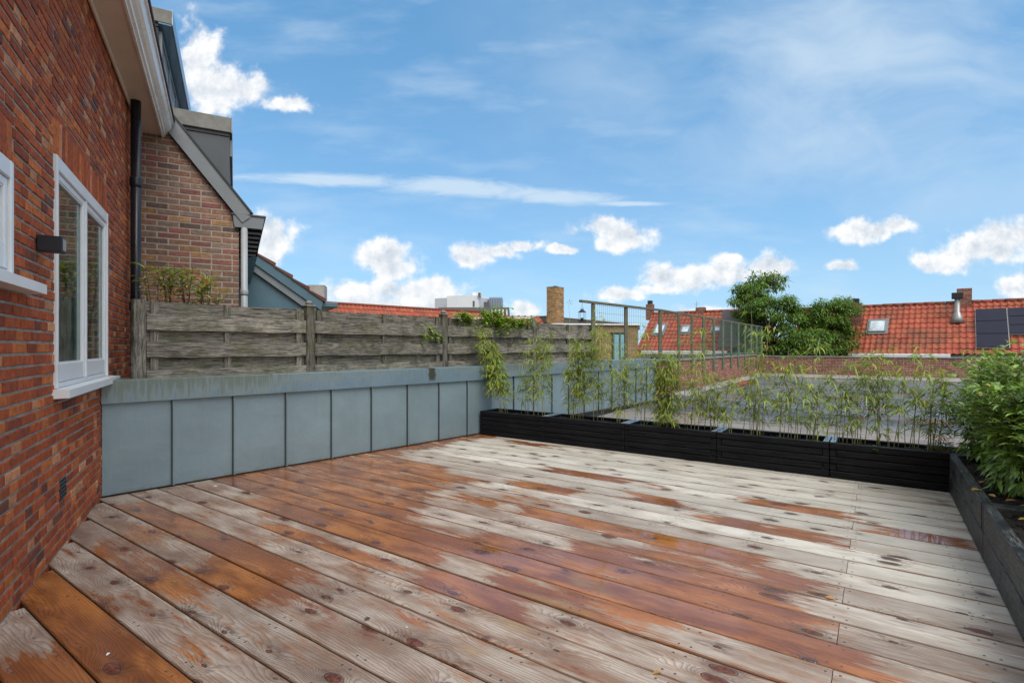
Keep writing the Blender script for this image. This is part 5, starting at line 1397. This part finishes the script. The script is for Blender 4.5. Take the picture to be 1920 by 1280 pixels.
# white block far away
wb = thing('white_building', 'distant white rooftop block with small plant room and dark louvres', 'building', M.Translation(at(838, 650, 90)))
def farbox(name, px0, px1, pyt, pyb, Y, dep, matx, parent, skew=0.0):
    a, b_ = at(px0, pyb, Y), at(px1, pyb, Y + skew); zt_ = at(px0, pyt, Y).z; m_ = MB(); d_ = b_ - a; d_.z = 0
    m_.box(V((a.x, a.y, at(px0, pyb, Y).z)), d_, V((-d_.y, d_.x, 0)).normalized() * dep, Z * (zt_ - at(px0, pyb, Y).z)); return obj(name, m_, matx, parent)
farbox('wall', 838, 885, 555, 592, 90, 8, M_render, wb, -2); farbox('wall', 885.3, 919, 555.5, 592, 88.5, 8, simple('grey_cladding', (.42, .45, .50), .6), wb, 5)
farbox('plant_room', 886, 902, 547.5, 555.3, 90, 3, M_render, wb); farbox('louvre', 896.5, 901, 548.5, 555, 89.5, .3, M_slate, wb)
farbox('louvre', 885.8, 890, 564, 574, 88.2, .3, M_slate, wb); farbox('louvre', 907, 918, 566, 577, 90, .3, M_slate, wb)
mm = MB()
cg = simple('glass_screen', (.20, .25, .31), .3, metal=.3)
for i in range(8):
    a = at(917.5 + i * 3.1, 577, 92); b_ = at(919.8 + i * 3.1, 577, 92); mm.box(a, b_ - a, V((0, .6, 0)), Z * (20 / FPX * 92)); 
mm.box(at(917, 577, 92.7), at(942.5, 577, 92.7) - at(917, 577, 92.7), V((0, 6, 0)), Z * (18 / FPX * 92)); obj('screen', mm, cg, wb)
db = thing('office_building', 'distant dark flat building with pale columns under the white block', 'building', M.Translation(at(824, 650, 80)))
farbox('wall', 822, 955, 576, 640, 80, 20, simple('dark_facade', (.10, .10, .10), .7), db); 
for i in range(5): farbox('column', 921 + i * 7, 923.6 + i * 7, 580, 640, 79.6, .3, M_render, db)
# distant low roofs that close the horizon
rr_ = random.Random(31); m_ = MB()
for i in range(70):
    px = -1400 + i * 70 + rr_.uniform(-30, 30); Y = rr_.uniform(110, 200); w = rr_.uniform(9, 22); h_ = rr_.uniform(.2, 3.0); a = at(px, 650, Y)
    k_ = rr_.uniform(.3, .8); m_.col = (k_, k_, k_); m_.box(V((a.x, a.y, -6.5)), V((w, 0, 0)), V((0, 9, 0)), Z * (6.5 + h_ - 2.2))
    m_.prism([V((a.x - .3, a.y - .4, h_ - 2.2)), V((a.x - .3, a.y + 9.4, h_ - 2.2)), V((a.x - .3, a.y + 4.5, h_ + .6))], V((w + .6, 0, 0)))
o = obj('distant_rooftops', m_, M_tile); tag(o, 'far low mass of town roofs along the horizon behind everything', 'rooftops'); o['kind'] = 'stuff'

# ------------------------------------------------------------------ trees
def tree(px, pyt, pyb, hw, Y, n_, seed, label, wisp=0, ls=(.085, .17), flat=1.0):
    r_ = random.Random(seed); base = at(px, 650, Y); base.z = -6.4; zt = at(px, pyt, Y).z; zb = at(px, pyb, Y).z; R_ = hw / FPX * Y
    t = thing('tree', label, 'tree', M.Translation(base), 'green trees beyond the flat roof'); tr = MB(); tr.smooth = True; cr = MB()
    cz = (zt + zb) / 2; rz = (zt - zb) / 2
    top = V((base.x, base.y, cz + rz * .5)); tr.tube([base, base.lerp(top, .5) + rv(r_, .1), top], [.20, .14, .03], 8)
    cl = []
    for i in range(58 + wisp):
        a = r_.uniform(0, 2 * pi); e_ = r_.uniform(-.9, 1.0); rr_ = r_.uniform(.45, 1.0)
        c_ = V((base.x + cos(a) * R_ * rr_ * math.sqrt(max(.05, 1 - e_ * e_ * .75)), base.y + sin(a) * R_ * rr_ * .8 * math.sqrt(max(.05, 1 - e_ * e_ * .75)), cz + rz * e_ * .88))
        cl.append((c_, r_.uniform(.16, .46) * R_ * .8)); a0 = V((base.x, base.y, cz - rz * .8)).lerp(top, r_.random())
        tr.tube([a0, a0.lerp(c_, .5) + rv(r_, .08), c_], [.045, .03, .01], 5)
    for _ in range(n_):
        c_, cr_ = cl[r_.randrange(len(cl))]; d_ = rv(r_, 1)
        while d_.length > 1 or d_.length < .15: d_ = rv(r_, 1)
        q = c_ + V((d_.x, d_.y, d_.z * .65)) * cr_ * (1.0 + .35 * r_.random() * (r_.random() > .7))
        k_ = r_.uniform(.5, 1.45); g = r_.uniform(.85, 1.1)
        leaf(cr, q, V((d_.x, d_.y, d_.z * .5 - .15)) + rv(r_, .6), Z, r_.uniform(*ls), r_.uniform(*ls) * .42, (k_ * g, k_, k_ * .8), .1, .35)
    obj('trunk', tr, M_bark, t); obj('crown', cr, M_tree, t)
tree(1450, 550, 690, 62, 25.8, 19000, 1, 'broad dense green tree right of the wire fence')
tree(1410, 528, 640, 38, 26.6, 7000, 2, 'taller green tree at the left of the group')
tree(1553, 556, 690, 56, 25.4, 19000, 3, 'round green tree just left of the right hand red house')
tree(1505, 612, 690, 50, 24.6, 8000, 4, 'low front tree between the two larger green trees')
tree(1432, 508, 548, 40, 27.5, 1100, 5, 'wispy feathery treetop standing above the other trees', ls=(.12, .24))
tree(1392, 530, 575, 22, 27.2, 500, 6, 'small wispy side branch tree at the left of the treetops', ls=(.12, .22))
tree(1580, 556, 590, 26, 30.5, 900, 7, 'treetop peeping out behind the right hand roof')
# ground cover between houses
# ------------------------------------------------------------------ things lying on the flat roof
m_ = MB()
tl = thing('roof_slab', 'pale wet slab on the flat roof behind the fourth planter', 'paving slab', DECKM @ M.Translation((us[3] + .1, 7.0, -.04)))
m_.bbox(G(us[3] - .10, 6.75, -.04), U * .42, Vv * .9, Z * .05, .006); obj('slab', m_, M_metalstrip, tl)
m_ = MB(); o_ = G(us[3] + .42, 6.9, -.04); m_.bbox(o_, U * 1.15, Vv * .42, Z * .05, .006)
pk = obj('mossy_plank', m_, simple('moss', (.13, .15, .035), .9, var=.5, scale=12), fr=frame(o_, U)); tag(pk, 'mossy green board lying on the flat roof behind the fourth planter', 'board')
m_ = MB(); o_ = G(.45, 6.5, -.04); m_.bbox(o_, U * .55, Vv * .5, Z * .05, .006); tag(obj('roof_slab', m_, M_render, fr=frame(o_, U)), 'white slab on the roof behind the corner planter and herb', 'paving slab')
# row of loose clay tiles at the far left corner of the flat roof
for i in range(7):
    m_ = MB(); rr_ = random.Random(i); o_ = G(uL + .28 + rr_.uniform(-.03, .03), 17.6 + i * .42, -.04); m_.col = (rr_.uniform(.6, .9),) * 3
    m_.bbox(o_, U * .30, Vv * .36, Z * .09, .02); o_b = obj('loose_tile', m_, M_tile, fr=frame(o_, U)); tag(o_b, ['nearest', 'second nearest', 'third nearest', 'middle', 'fifth', 'sixth', 'farthest'][i] + ' loose red clay tile in the row at the foot of the brick wall', 'roof tile', 'loose tiles along the brick wall')
# stray bamboo tip far behind the chimney
q = at(1068, 600, 9.2); m_ = MB(); m_.tube([q - Z * 1.2, q + Z * .1, q + Z * .26 - V((.02, 0, 0)), q + Z * .34], [.004, .003, .002, .001], 4)
ts = thing('bamboo_sprig', 'single thin bamboo sprig sticking up against the sky right of the yellow chimney', 'bamboo', M.Translation(q - Z * 1.2)); obj('cane', m_, M_cane, ts)
m_ = MB(); rr_ = random.Random(2)
for i in range(7): leaf(m_, q + Z * (.30 + .01 * i), V((cos(i * 1.3), sin(i * 1.3) * .5, .1)), Z, .07, .010, (.8, .9, .8), .2, .8)
obj('foliage', m_, M_bleaf, ts)
